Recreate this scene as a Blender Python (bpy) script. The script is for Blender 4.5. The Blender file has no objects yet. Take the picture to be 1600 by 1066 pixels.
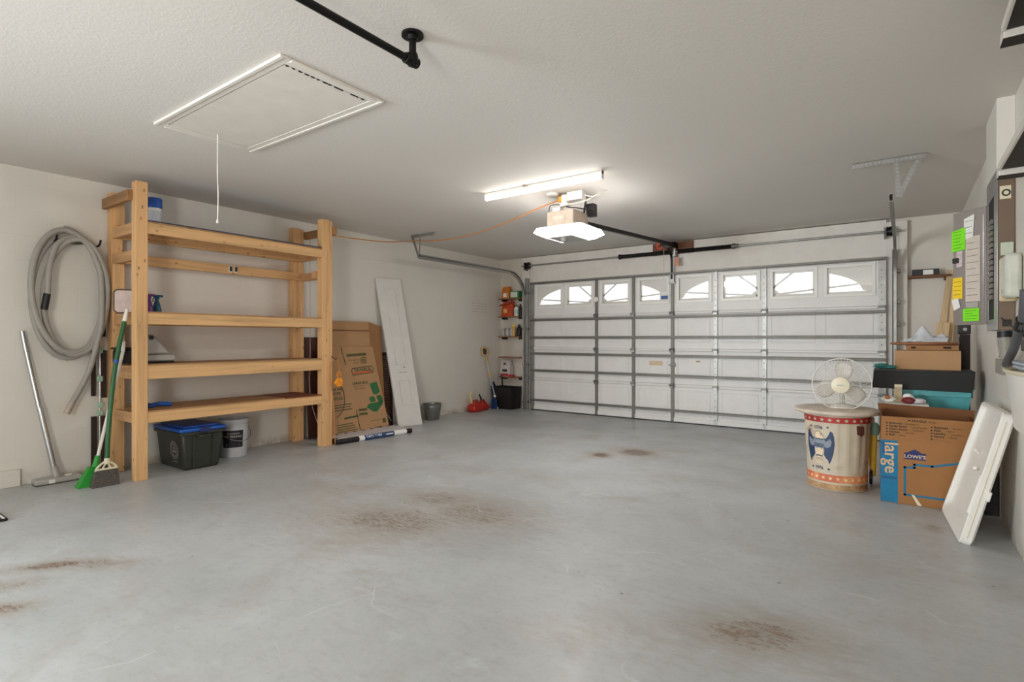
import bpy, bmesh, math, random
from mathutils import Vector, Matrix
random.seed(7)
SC = bpy.context.scene
COL = SC.collection
PI = math.pi

# ------------------------------------------------------------------ camera
YAW = math.radians(35.75)
F_PX = 850.0
cd = bpy.data.cameras.new('camera'); cam = bpy.data.objects.new('camera', cd); COL.objects.link(cam)
cam.location = (0, 0, 1.18); cam.rotation_euler = (PI/2, 0, YAW)
cd.sensor_width = 36.0; cd.lens = F_PX/1600*36.0; cd.shift_y = -3.0/1600
cd.clip_start = 0.05
SC.camera = cam

# ------------------------------------------------------------------ world, daylight, exposure
w = bpy.data.worlds.new('world'); SC.world = w; w.use_nodes = True
bg = w.node_tree.nodes['Background']
bg.inputs[0].default_value = (0.93, 0.97, 1.0, 1); bg.inputs[1].default_value = 1.4

def area(name, loc, rot, sx, sy, power, color=(1, 1, 1)):
    l = bpy.data.lights.new(name, 'AREA'); l.shape = 'RECTANGLE'; l.size = sx; l.size_y = sy
    l.energy = power; l.color = color
    o = bpy.data.objects.new(name, l); COL.objects.link(o); o.location = loc; o.rotation_euler = rot
    return o
# daylight through the wide doorway in the rear wall, behind the camera
area('doorway_daylight', (-5.0, -3.7, 1.25), (PI/2-0.3, 0, -0.5), 1.7, 1.6, 360, (0.88, 0.95, 1.0))
# added fill light behind the camera, brightens the left wall
area('left_wall_fill', (-0.55, -1.66, 1.15), (PI/2-0.05, 0, 0.9), 0.9, 1.9, 72, (1.0, 0.97, 0.93))

vs = SC.view_settings
vs.view_transform = 'Standard'; vs.look = 'None'; vs.gamma = 1.0; vs.exposure = 0.28
vs.use_curve_mapping = False
try:
    SC.cycles.use_denoising = True
    SC.cycles.max_bounces = 14; SC.cycles.diffuse_bounces = 10
    SC.cycles.sample_clamp_indirect = 6.0
except Exception: pass
LED_STRENGTH = 9.0
OPENER_STRENGTH = 34.0

# ------------------------------------------------------------------ materials
def lin(c):
    c = c/255.0
    return c/12.92 if c <= 0.04045 else ((c+0.055)/1.055)**2.4
def S(r, g, b): return (lin(r), lin(g), lin(b), 1)

class NT:
    def __init__(s, name):
        s.m = bpy.data.materials.new(name); s.m.use_nodes = True
        s.t = s.m.node_tree; s.n = s.t.nodes; s.l = s.t.links
        s.bsdf = s.n['Principled BSDF']
        s.tc = s.n.new('ShaderNodeTexCoord')
    def node(s, typ, **kw):
        n = s.n.new(typ)
        for k, v in kw.items():
            if isinstance(k, str) and hasattr(n, k): setattr(n, k, v)
        return n
    def link(s, a, b): s.l.new(a, b)
    def mapping(s, scale=(1, 1, 1), loc=(0, 0, 0), rot=(0, 0, 0), src=None):
        m = s.n.new('ShaderNodeMapping')
        m.inputs['Scale'].default_value = scale; m.inputs['Location'].default_value = loc; m.inputs['Rotation'].default_value = rot
        s.link(src or s.tc.outputs['Object'], m.inputs['Vector']); return m.outputs[0]
    def noise(s, scale, detail=3, rough=0.5, vec=None, dist=0.0):
        n = s.n.new('ShaderNodeTexNoise'); n.inputs['Scale'].default_value = scale
        n.inputs['Detail'].default_value = detail; n.inputs['Roughness'].default_value = rough
        n.inputs['Distortion'].default_value = dist
        s.link(vec or s.tc.outputs['Object'], n.inputs['Vector']); return n.outputs['Fac']
    def ramp(s, fac, stops):
        r = s.n.new('ShaderNodeValToRGB'); e = r.color_ramp.elements
        while len(e) < len(stops): e.new(0.5)
        for el, (p, c) in zip(e, stops):
            el.position = p; el.color = c if len(c) == 4 else (*c, 1)
        s.link(fac, r.inputs[0]); return r.outputs[0]
    def mrange(s, v, a, b, c=0.0, d=1.0):
        n = s.n.new('ShaderNodeMapRange'); n.inputs[1].default_value = a; n.inputs[2].default_value = b
        n.inputs[3].default_value = c; n.inputs[4].default_value = d
        s.link(v, n.inputs[0]); return n.outputs[0]
    def math(s, op, a, b=None):
        n = s.n.new('ShaderNodeMath'); n.operation = op
        for i, x in enumerate((a, b)):
            if x is None: continue
            if isinstance(x, (int, float)): n.inputs[i].default_value = x
            else: s.link(x, n.inputs[i])
        return n.outputs[0]
    def mix(s, fac, a, b):
        n = s.n.new('ShaderNodeMix'); n.data_type = 'RGBA'
        for idx, x in ((0, fac), (6, a), (7, b)):
            if isinstance(x, (int, float)): n.inputs[idx].default_value = x
            elif isinstance(x, tuple): n.inputs[idx].default_value = x
            else: s.link(x, n.inputs[idx])
        return n.outputs[2]
    def bump(s, h, strength=0.3, dist=0.01):
        b = s.n.new('ShaderNodeBump'); b.inputs['Strength'].default_value = strength; b.inputs['Distance'].default_value = dist
        s.link(h, b.inputs['Height']); s.link(b.outputs[0], s.bsdf.inputs['Normal'])
    def color(s, c):
        if isinstance(c, tuple): s.bsdf.inputs['Base Color'].default_value = c
        else: s.link(c, s.bsdf.inputs['Base Color'])
    def rough(s, r):
        if isinstance(r, (int, float)): s.bsdf.inputs['Roughness'].default_value = r
        else: s.link(r, s.bsdf.inputs['Roughness'])

def M(name, rgb, rough=0.5, metal=0.0, var=0.12, scale=14.0, bump=0.0, dirt=None, dirt_amt=0.55):
    t = NT(name); c = S(*rgb)
    n = t.noise(scale, 4, 0.6)
    dark = tuple(x*(1-var) for x in c[:3])+(1,); lite = tuple(min(1, x*(1+var)) for x in c[:3])+(1,)
    col = t.ramp(n, [(0.3, dark), (0.7, lite)])
    if dirt:
        d = t.mrange(t.noise(scale*0.6, 6, 0.7), dirt_amt, dirt_amt+0.16)
        col = t.mix(d, col, S(*dirt))
    t.color(col); t.rough(rough); t.bsdf.inputs['Metallic'].default_value = metal
    if bump: t.bump(t.noise(scale*6, 3), bump, 0.004)
    return t.m

def emis(name, rgb, strength):
    t = NT(name); t.color((0.9, 0.9, 0.9, 1))
    t.bsdf.inputs['Emission Color'].default_value = (*rgb, 1); t.bsdf.inputs['Emission Strength'].default_value = strength
    return t.m

def wood(name, rgb, axis='y', dark=(120, 75, 35), knots=True, gs=1.0, stain=0.0):
    t = NT(name)
    sc = {'x': (0.7, 14, 14), 'y': (14, 0.7, 14), 'z': (14, 14, 0.7)}[axis]
    v = t.mapping(tuple(x*gs for x in sc))
    n = t.noise(1.6, 5, 0.6, v, 0.6)
    c = S(*rgb)
    col = t.ramp(n, [(0.3, tuple(x*0.72 for x in c[:3])), (0.5, c[:3]), (0.72, tuple(min(1, x*1.15) for x in c[:3]))])
    if knots:
        ks = {'x': (9, 20, 20), 'y': (20, 9, 20), 'z': (20, 20, 9)}[axis]
        vo = t.n.new('ShaderNodeTexVoronoi'); vo.inputs['Scale'].default_value = 1.0
        t.link(t.mapping(ks, (0.3, 0.7, 0.2)), vo.inputs['Vector'])
        k = t.mrange(vo.outputs['Distance'], 0.20, 0.08)
        sep = t.n.new('ShaderNodeSeparateColor'); t.link(vo.outputs['Color'], sep.inputs[0])
        k = t.math('MULTIPLY', k, t.mrange(sep.outputs[0], 0.62, 0.66))
        col = t.mix(t.math('MULTIPLY', k, 0.75), col, S(*dark))
    if stain:
        d = t.mrange(t.noise(5, 6, 0.7), 0.58, 0.7, 0, stain); col = t.mix(d, col, S(60, 48, 38))
    t.color(col); t.rough(0.62); t.bump(n, 0.12, 0.003)
    return t.m

# --- setting materials
def wall_mat(name, rgb, axis='x', joint=0.16, grime=True):
    t = NT(name)
    sp = t.n.new('ShaderNodeSeparateXYZ'); t.link(t.tc.outputs['Object'], sp.inputs[0])
    cb = t.n.new('ShaderNodeCombineXYZ')
    t.link(sp.outputs['Y' if axis == 'x' else 'X'], cb.inputs[0]); t.link(sp.outputs['Z'], cb.inputs[1])
    br = t.n.new('ShaderNodeTexBrick')
    br.inputs['Scale'].default_value = 1.0; br.inputs['Brick Width'].default_value = 0.406; br.inputs['Row Height'].default_value = 0.203
    br.inputs['Mortar Size'].default_value = 0.006; br.inputs['Mortar Smooth'].default_value = 0.8
    br.inputs['Color1'].default_value = (1, 1, 1, 1); br.inputs['Color2'].default_value = (1, 1, 1, 1); br.inputs['Mortar'].default_value = (0, 0, 0, 1)
    t.link(cb.outputs[0], br.inputs['Vector'])
    c = S(*rgb)
    col = t.ramp(t.noise(1.3, 4, 0.6), [(0.3, tuple(x*0.93 for x in c[:3])), (0.7, c[:3])])
    if grime:  # rusty dirt line where wall and slab meet
        low = t.mrange(sp.outputs['Z'], 0.10, 0.0)
        d = t.math('MULTIPLY', low, t.mrange(t.noise(7, 5, 0.7), 0.42, 0.62))
        col = t.mix(t.math('MULTIPLY', d, 0.75), col, S(140, 115, 85))
        sm = t.mrange(t.noise(9, 5, 0.75, None, 0.8), 0.68, 0.8, 0, 0.25)
        col = t.mix(sm, col, S(150, 140, 125))
    t.color(col); t.rough(0.45)
    h = t.math('ADD', t.math('MULTIPLY', br.outputs['Color'], 1.0), t.math('MULTIPLY', t.noise(160, 3), 0.35))
    t.bump(h, joint, 0.006)
    return t.m

def ceiling_mat():
    t = NT('ceiling_paint'); c = S(214, 209, 202)
    t.color(t.ramp(t.noise(0.8, 3), [(0.3, tuple(x*0.97 for x in c[:3])), (0.7, c[:3])])); t.rough(0.75)
    t.bump(t.mrange(t.noise(55, 4, 0.55, None, 0.4), 0.45, 0.6), 0.12, 0.003)
    return t.m

def floor_mat():
    t = NT('floor_epoxy')
    base = t.ramp(t.noise(0.9, 6, 0.62), [(0.30, S(168, 171, 171)[:3]), (0.5, S(182, 185, 186)[:3]), (0.72, S(194, 197, 199)[:3])])
    fine = t.noise(22, 5, 0.7)
    base = t.mix(t.mrange(fine, 0.5, 0.75, 0, 0.35), base, S(146, 148, 147))
    warm = t.mrange(t.noise(1.7, 5, 0.65, None, 0.4), 0.52, 0.72, 0, 0.5)
    base = t.mix(warm, base, S(158, 150, 138))
    white = t.mrange(t.noise(2.6, 6, 0.7, t.mapping((1, 1, 1), (4.1, 2.2, 0))), 0.62, 0.70, 0, 0.55)
    base = t.mix(white, base, S(196, 202, 206))
    # brown oil and rust stains, each with its own place and outline
    stains = [(-2.68, 2.42, .85, .5, .3, .84), (-2.75, 2.95, .7, .4, .2, .78), (-2.35, 2.85, .7, .5, 0, .8), (-2.5, 5.02, .16, .2, .3, 1.1),
              (-2.25, 5.35, .38, .35, .2, 1.0), (-2.05, 5.6, .3, .2, 0, .6), (-0.48, 2.34, .45, .28, .5, .85), (-3.6, .9, .35, .1, .9, .95), (-3.42, 1.06, .28, .12, .6, .8),
              (-3.5, .66, .3, .10, .9, .8), (-3.2, .62, .22, .12, .8, .9), (-3.5, 2.8, .3, .16, .4, .45), (-2.5, 3.95, .35, .18, .2, .4), (.15, 4.3, .1, .12, 0, .8),
              (-3.05, 5.8, .18, .3, .1, .6), (-0.1, 3.4, .35, .2, .3, .4), (-1.6, 4.6, .5, .25, .1, .35), (-1.1, 1.9, .5, .2, .4, .35), (-2.1, 1.75, .5, .2, -.3, .35)]
    st = t.mapping((3.2, 9.5, 1), (0, 0, 0), (0, 0, -0.62))
    tex = t.noise(3.6, 8, 0.85, st, 0.8)
    total = None
    for (x, y, rx, ry, ro, k) in stains:
        m = t.n.new('ShaderNodeMapping'); m.vector_type = 'TEXTURE'
        m.inputs['Location'].default_value = (x, y, 0); m.inputs['Rotation'].default_value = (0, 0, ro); m.inputs['Scale'].default_value = (rx*1.25, ry*1.25, 1)
        t.link(t.tc.outputs['Object'], m.inputs[0])
        ln = t.n.new('ShaderNodeVectorMath'); ln.operation = 'LENGTH'; t.link(m.outputs[0], ln.inputs[0])
        v = t.math('MULTIPLY', t.mrange(ln.outputs['Value'], 1.0, 0.2), k)
        total = v if total is None else t.math('MAXIMUM', total, v)
    film = t.mrange(t.math('ADD', t.math('MULTIPLY', total, .6), t.noise(2.4, 6, 0.75, st)), 0.58, 1.0, 0, 0.5)
    base = t.mix(film, base, S(150, 134, 114))
    f = t.mrange(t.math('ADD', t.math('MULTIPLY', total, .38), tex), 0.80, 0.87, 0, 0.6)
    base = t.mix(f, base, S(132, 100, 74))
    f2 = t.mrange(t.math('ADD', t.math('MULTIPLY', total, .38), t.noise(7.5, 8, 0.85, st, 0.4)), 0.84, 0.90, 0, 0.7)
    base = t.mix(f2, base, S(84, 60, 46))
    base = t.mix(t.mrange(t.noise(2.2, 8, 0.8, st), 0.52, 0.72, 0, 0.38), base, S(142, 138, 130))
    # small dark flecks and pale scratches
    vo = t.n.new('ShaderNodeTexVoronoi'); vo.inputs['Scale'].default_value = 3.2; t.link(t.tc.outputs['Object'], vo.inputs['Vector'])
    base = t.mix(t.mrange(vo.outputs['Distance'], 0.035, 0.02, 0, 0.6), base, S(70, 58, 48))
    ve = t.n.new('ShaderNodeTexVoronoi'); ve.feature = 'DISTANCE_TO_EDGE'; ve.inputs['Scale'].default_value = 1.1
    dn = t.n.new('ShaderNodeTexNoise'); dn.inputs['Scale'].default_value = 1.3; t.link(t.tc.outputs['Object'], dn.inputs['Vector'])
    va = t.n.new('ShaderNodeVectorMath'); va.operation = 'MULTIPLY_ADD'
    t.link(dn.outputs['Color'], va.inputs[0]); va.inputs[1].default_value = (1.2, 1.2, 0); t.link(t.tc.outputs['Object'], va.inputs[2])
    t.link(va.outputs[0], ve.inputs['Vector'])
    sc = t.math('MULTIPLY', t.mrange(ve.outputs['Distance'], 0.006, 0.001), t.mrange(t.noise(2.2, 2), 0.52, 0.6, 0, 0.55))
    base = t.mix(sc, base, S(205, 208, 208))
    t.color(base)
    t.rough(t.mrange(t.noise(3, 4), 0.3, 0.7, 0.30, 0.48))
    t.bsdf.inputs['Specular IOR Level'].default_value = 0.45
    t.bump(t.noise(40, 4, 0.6), 0.06, 0.003)
    return t.m

def glass_mat():
    t = NT('window_glass'); t.n.remove(t.bsdf)
    tr = t.n.new('ShaderNodeBsdfTransparent'); gl = t.n.new('ShaderNodeBsdfGlossy'); gl.inputs['Roughness'].default_value = 0.03
    nz = t.noise(3, 2)
    mx = t.n.new('ShaderNodeMixShader'); t.link(t.mrange(nz, 0, 1, 0.06, 0.10), mx.inputs[0]); t.link(tr.outputs[0], mx.inputs[1]); t.link(gl.outputs[0], mx.inputs[2])
    t.link(mx.outputs[0], t.n['Material Output'].inputs[0])
    return t.m

WALL = wall_mat('wall_block_paint', (226, 221, 212), 'x')
WALLF = wall_mat('wall_front_paint', (214, 206, 194), 'y', 0.12)
CEIL = ceiling_mat()
FLOOR = floor_mat()
TRIM = M('trim_white_paint', (220, 214, 205), 0.5, 0, 0.05, 6, 0, (170, 155, 135), 0.68)
GLASS = glass_mat()
PINE_Y = wood('pine_lumber_lengthwise', (220, 175, 122), 'y')
PINE_Z = wood('pine_post', (220, 173, 120), 'z')
PINE_X = wood('pine_crosspiece', (200, 154, 108), 'x')
PINE_DK = wood('pine_stained_board', (160, 118, 76), 'x', stain=0.7)
OSB = wood('shelf_board', (176, 132, 88), 'y', stain=0.6, knots=False)
STEEL = M('galvanized_steel', (158, 157, 152), 0.42, 0.75, 0.16, 9)
STEEL_D = M('dull_steel', (120, 118, 112), 0.5, 0.8, 0.2, 12)
STRUT = M('dull_galvanized_strut', (122, 119, 112), 0.5, 0.55, 0.14, 9, 0, (150, 140, 120), 0.66)
CHROME = M('chrome_tube', (200, 200, 200), 0.15, 1.0, 0.03, 8)
BLACKM = M('black_metal', (18, 17, 17), 0.4, 0.5, 0.2, 20)
BLACKP = M('black_plastic', (22, 20, 20), 0.45, 0, 0.2, 20)
DOORW = M('garage_door_white', (226, 223, 219), 0.42, 0.0, 0.04, 5)
WHITEP = M('white_plastic', (236, 233, 226), 0.35, 0, 0.03, 5)
CREAM = M('cream_plastic', (222, 212, 184), 0.4, 0, 0.05, 8)
HOSE = M('grey_hose', (160, 154, 146), 0.45, 0, 0.06, 12)
CARD = M('cardboard', (178, 138, 98), 0.8, 0, 0.06, 6)
CARD2 = M('cardboard_brown', (160, 116, 74), 0.8, 0, 0.08, 5)
CARD_L = M('cardboard_orange', (154, 106, 60), 0.8, 0, 0.06, 5)
CARD_IN = M('cardboard_inside', (124, 80, 46), 0.85, 0, 0.06, 6)
GREENINK = M('green_ink', (46, 106, 62), 0.7)
DARKINK = M('dark_ink', (58, 46, 34), 0.7)
OLIVEINK = M('olive_ink', (84, 84, 48), 0.7)
REDINK = M('orange_red_ink', (216, 84, 48), 0.7)
BLUEINK = M('teal_blue_ink', (0, 108, 148), 0.65)
NAVYINK = M('navy_ink', (34, 40, 96), 0.65)
GREYINK = M('grey_ink', (120, 118, 112), 0.8)
BLACKINK = M('black_ink', (20, 20, 26), 0.6)
ORANGECORD = M('orange_cord_jacket', (196, 128, 66), 0.5)
ORANGEP = M('orange_plastic', (240, 150, 30), 0.45)
GREYP = M('grey_plastic', (172, 168, 162), 0.4, 0, 0.06)
RED_P = M('red_plastic', (182, 40, 28), 0.4, 0, 0.12)
YELLOW_P = M('yellow_plastic', (244, 200, 40), 0.45)
PALEYEL = M('pale_yellow_plastic', (226, 210, 140), 0.5)
GREEN_P = M('green_plastic', (42, 150, 52), 0.5)
DKGREEN = M('dark_green_plastic', (34, 92, 50), 0.4)
MINT = M('mint_plastic', (160, 190, 170), 0.5)
MAROON = M('dark_brown_slat', (44, 26, 22), 0.55)
TOTE_G = M('dark_green_tote_plastic', (46, 50, 42), 0.42, 0, 0.1)
BLUE_P = M('blue_plastic', (28, 84, 170), 0.4)
TEAL_P = M('teal_plastic', (84, 168, 172), 0.42, 0, 0.06)
PURPLE_P = M('purple_plastic', (104, 40, 110), 0.25)
PEACOCK = M('peacock_blue_plastic', (16, 84, 112), 0.25)
GALV = M('galvanized_pail', (132, 132, 128), 0.42, 0.7, 0.15, 10)
BROWNW = wood('brown_stained_wood', (112, 68, 38), 'x', knots=False)
SHELFW = wood('shelf_brown_wood', (150, 100, 62), 'x', knots=False)
STUD = wood('light_stud_wood', (214, 184, 140), 'z', knots=False)
ROUNDW = wood('round_top_wood', (150, 98, 66), 'x', knots=False, gs=0.6)
CANLID = M('weathered_round_lid', (200, 186, 170), 0.6, 0, 0.2, 7, 0.15, (140, 105, 85), 0.56)
CANBODY = M('painted_tin', (196, 184, 162), 0.5, 0, 0.1, 7, 0, (146, 100, 64), 0.56)
CANRUST = M('rusty_tin_rim', (186, 150, 110), 0.65, 0.1, 0.3, 9, 0, (120, 82, 50), 0.5)
BARRED = M('faded_red_band', (168, 44, 38), 0.55, 0, 0.15, 8, 0, (200, 150, 110), 0.62)
BARORANGE = M('worn_red_band', (206, 112, 78), 0.55, 0, 0.15, 8, 0, (226, 180, 120), 0.52)
EAGLEBLUE = M('eagle_blue', (40, 58, 92), 0.5, 0, 0.15, 20)
EAGLEGREY = M('eagle_grey', (128, 136, 146), 0.5, 0, 0.15, 20)
EAGLESKIN = M('eagle_pale', (226, 204, 172), 0.5)
PANELG = M('panel_grey_enamel', (140, 132, 126), 0.4, 0.2, 0.06)
PANELB = M('panel_brown_side', (118, 98, 80), 0.5, 0.1, 0.06)
ALU = M('aluminium_frame', (176, 176, 178), 0.32, 0.85, 0.05)
NOTE_G = M('green_paper', (128, 232, 30), 0.8, 0, 0.03)
NOTE_Y = M('yellow_paper', (244, 204, 40), 0.8, 0, 0.03)
NOTE_P = M('beige_paper', (206, 194, 182), 0.8, 0, 0.05, 30)
PAPER = M('white_paper', (232, 230, 224), 0.8, 0, 0.03)
CLOTH_W = M('white_blue_cloth', (206, 208, 212), 0.9, 0, 0.12, 9, 0, (130, 140, 164), 0.6)
CLOTH_T = M('teal_cloth', (60, 130, 124), 0.9, 0, 0.2, 30)
BEIGEP = M('opener_beige', (190, 174, 160), 0.5)
WIRE_W = M('white_wire', (226, 222, 212), 0.5)
WIRE_B = M('black_wire', (40, 38, 38), 0.5)
DARKGAP = M('dark_gap', (40, 36, 32), 0.9)
FANBLADE = M('fan_blade_plastic', (196, 190, 182), 0.3, 0, 0.04)
FANWHITE = M('fan_white_plastic', (222, 218, 208), 0.4)
BRISTLE = M('grey_bristles', (84, 78, 72), 0.9, 0, 0.4, 60)
RUSTRED = M('red_tray_plastic', (120, 44, 34), 0.6)
DARKRED = M('dark_red_board', (74, 38, 30), 0.6)
SHRINK = M('white_shrink_wrap', (206, 200, 202), 0.45, 0, 0.1, 14, 0, (90, 84, 92), 0.66)
PINKPLATE = M('pale_pink_plastic', (220, 198, 190), 0.25)
LINER = M('dark_blue_liner', (38, 52, 74), 0.6)
LENS = emis('opener_lens_glow', (1.0, 0.97, 0.95), OPENER_STRENGTH)
LEDGLOW = emis('led_tube_glow', (1.0, 0.93, 0.84), LED_STRENGTH)

# ------------------------------------------------------------------ mesh builder
class MB:
    def __init__(s): s.v = []; s.f = []
    def add(s, vs, fs):
        o = len(s.v); s.v += [tuple(p) for p in vs]; s.f += [tuple(i+o for i in f) for f in fs]; return s
    def box(s, x0, x1, y0, y1, z0, z1):
        vs = [(x, y, z) for z in (z0, z1) for (x, y) in ((x0, y0), (x1, y0), (x1, y1), (x0, y1))]
        return s.add(vs, [(0, 3, 2, 1), (4, 5, 6, 7), (0, 1, 5, 4), (1, 2, 6, 5), (2, 3, 7, 6), (3, 0, 4, 7)])
    def hexa(s, b, t):      # bottom quad, top quad
        return s.add(list(b)+list(t), [(0, 3, 2, 1), (4, 5, 6, 7), (0, 1, 5, 4), (1, 2, 6, 5), (2, 3, 7, 6), (3, 0, 4, 7)])
    def beam(s, a, b, w, h, up=(0, 0, 1)):
        a = Vector(a); b = Vector(b); d = (b-a).normalized(); up = Vector(up)
        if abs(d.dot(up)) > 0.99: up = Vector((0, 1, 0))
        r = d.cross(up).normalized(); u = r.cross(d)
        q = [r*x*w/2+u*y*h/2 for x, y in ((-1, -1), (1, -1), (1, 1), (-1, 1))]
        return s.hexa([a+k for k in q], [b+k for k in q])
    def sweep(s, pts, prof, up=(0, 0, 1), closed_prof=True, cap=True):
        pts = [Vector(p) for p in pts]; n = len(pts); m = len(prof); up = Vector(up); rings = []
        for i, p in enumerate(pts):
            d = (pts[min(i+1, n-1)]-pts[max(i-1, 0)]).normalized()
            r = d.cross(up)
            if r.length < 1e-4: r = d.cross(Vector((0.3, 1, 0.1)))
            r.normalize(); u = r.cross(d); rings.append([p+r*a+u*b for a, b in prof])
        fs = []
        for i in range(n-1):
            for j in range(m if closed_prof else m-1):
                k = (j+1) % m; fs.append((i*m+j, i*m+k, (i+1)*m+k, (i+1)*m+j))
        if cap and closed_prof: fs += [tuple(range(m))[::-1], tuple((n-1)*m+j for j in range(m))]
        return s.add([p for r in rings for p in r], fs)
    def tube(s, pts, r, seg=10, cap=True, r2=None):
        pts = [Vector(p) for p in pts]; n = len(pts); fr = None; vs = []
        for i, p in enumerate(pts):
            d = (pts[min(i+1, n-1)]-pts[max(i-1, 0)]).normalized()
            if fr is None:
                fr = d.cross(Vector((0, 0, 1)) if abs(d.z) < 0.9 else Vector((1, 0, 0))).normalized()
            else:
                fr = (fr-d*fr.dot(d)).normalized()
            b = d.cross(fr); rr = r if r2 is None else r+(r2-r)*i/(n-1)
            vs += [p+(fr*math.cos(2*PI*k/seg)+b*math.sin(2*PI*k/seg))*rr for k in range(seg)]
        fs = [(i*seg+k, i*seg+(k+1) % seg, (i+1)*seg+(k+1) % seg, (i+1)*seg+k) for i in range(n-1) for k in range(seg)]
        if cap: fs += [tuple(range(seg))[::-1], tuple((n-1)*seg+k for k in range(seg))]
        return s.add(vs, fs)
    def lathe(s, prof, c=(0, 0, 0), seg=32, axis='z', cap=True):
        vs = []; m = len(prof)
        for (r, h) in prof:
            for k in range(seg):
                a = 2*PI*k/seg; x, y = r*math.cos(a), r*math.sin(a)
                vs.append({'z': (c[0]+x, c[1]+y, c[2]+h), 'y': (c[0]+x, c[1]+h, c[2]+y), 'x': (c[0]+h, c[1]+x, c[2]+y)}[axis])
        fs = [(i*seg+k, i*seg+(k+1) % seg, (i+1)*seg+(k+1) % seg, (i+1)*seg+k) for i in range(m-1) for k in range(seg)]
        if cap: fs += [tuple(range(seg))[::-1], tuple((m-1)*seg+k for k in range(seg))]
        return s.add(vs, fs)
    def cyl(s, a, b, r, seg=20): return s.tube([a, b], r, seg)
    def prism(s, poly, fn, depth):      # 2-D polygon mapped by fn(u, v, w), extruded 0..depth in w
        n = len(poly)
        return s.add([fn(u, v, 0) for u, v in poly]+[fn(u, v, depth) for u, v in poly],
                     [tuple(range(n))[::-1], tuple(range(n, 2*n))]+[(i, (i+1) % n, n+(i+1) % n, n+i) for i in range(n)])
    def torus(s, c, R, r, axis='z', seg=40, rs=8):
        pts = []
        vs = []
        for i in range(seg):
            a = 2*PI*i/seg
            for k in range(rs):
                b = 2*PI*k/rs; q = R+r*math.cos(b); x, y, z = q*math.cos(a), q*math.sin(a), r*math.sin(b)
                vs.append({'z': (c[0]+x, c[1]+y, c[2]+z), 'y': (c[0]+x, c[1]+z, c[2]+y), 'x': (c[0]+z, c[1]+x, c[2]+y)}[axis])
        fs = [(i*rs+k, i*rs+(k+1) % rs, ((i+1) % seg)*rs+(k+1) % rs, ((i+1) % seg)*rs+k) for i in range(seg) for k in range(rs)]
        return s.add(vs, fs)

def world_off(o):
    v = Vector((0, 0, 0))
    while o is not None: v += o.location; o = o.parent
    return v

def part(name, mb, mat, parent=None, bevel=0.0, local=False, smooth=True, solid=0.0, extra=()):
    # extra: (mesh builder, material) pairs for surface pattern kept in the same mesh
    me = bpy.data.meshes.new(name)
    off = Vector((0, 0, 0)) if (local or parent is None) else world_off(parent)  # shade under the white cleat, painted as a thin dark strip
    V = list(mb.v); Fc = list(mb.f); mi = [0]*len(mb.f)
    for k, (m2, _) in enumerate(extra):
        o_ = len(V); V += m2.v; Fc += [tuple(i+o_ for i in f) for f in m2.f]; mi += [k+1]*len(m2.f)
    me.from_pydata([Vector(p)-off for p in V], [], Fc)
    if extra: me.polygons.foreach_set('material_index', mi)
    bm = bmesh.new(); bm.from_mesh(me); bmesh.ops.recalc_face_normals(bm, faces=bm.faces); bm.to_mesh(me); bm.free()
    if smooth:
        for p in me.polygons: p.use_smooth = True
        me.set_sharp_from_angle(angle=math.radians(38))
    me.materials.append(mat)
    for _, m2 in extra: me.materials.append(m2)
    o = bpy.data.objects.new(name, me); COL.objects.link(o); o.parent = parent
    if solid:
        md = o.modifiers.new('solid', 'SOLIDIFY'); md.thickness = solid; md.offset = 0
    if bevel:
        md = o.modifiers.new('bevel', 'BEVEL'); md.width = bevel; md.segments = 2; md.limit_method = 'ANGLE'; md.angle_limit = math.radians(40)
    return o

def tag(o, label, cat, group=None, kind=None):
    o['label'] = label; o['category'] = cat
    if group: o['group'] = group
    if kind: o['kind'] = kind
    return o
def thing(name, label, cat, loc=(0, 0, 0), group=None, kind=None):
    o = bpy.data.objects.new(name, None); COL.objects.link(o); o.location = loc; o.empty_display_size = 0.1
    return tag(o, label, cat, group, kind)
def struct(name, mb, mat, label=None, bevel=0.0, parent=None):
    o = part(name, mb, mat, parent, bevel)
    if parent is None:
        o['kind'] = 'structure'
        if label: o['label'] = label
    return o
def open_box(mb, b, t, th):     # open-topped container: bottom quad b, top quad t (counter-clockwise), wall thickness th
    b = [Vector(p) for p in b]; t = [Vector(p) for p in t]; cb = sum(b, Vector())/4; ct = sum(t, Vector())/4
    ins = lambda q, c: [p+(Vector((c.x-p.x, c.y-p.y, 0)).normalized()*th*1.41) for p in q]
    bi = [p+Vector((0, 0, th)) for p in ins(b, cb)]; ti = ins(t, ct)
    o = b+t+bi+ti
    fs = [(3, 2, 1, 0), (8, 9, 10, 11)]
    for i in range(4):
        j = (i+1) % 4; fs += [(i, j, 4+j, 4+i), (8+j, 8+i, 12+i, 12+j), (4+i, 4+j, 12+j, 12+i)]
    return mb.add(o, fs)
def dup(root, loc, label, group=None):
    r = root.copy(); COL.objects.link(r); r.location = loc; r['label'] = label
    if group: r['group'] = group
    for ch in list(root.children):
        c = ch.copy(); COL.objects.link(c); c.parent = r
        for g in list(ch.children):
            d = g.copy(); COL.objects.link(d); d.parent = c
    return r

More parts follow.
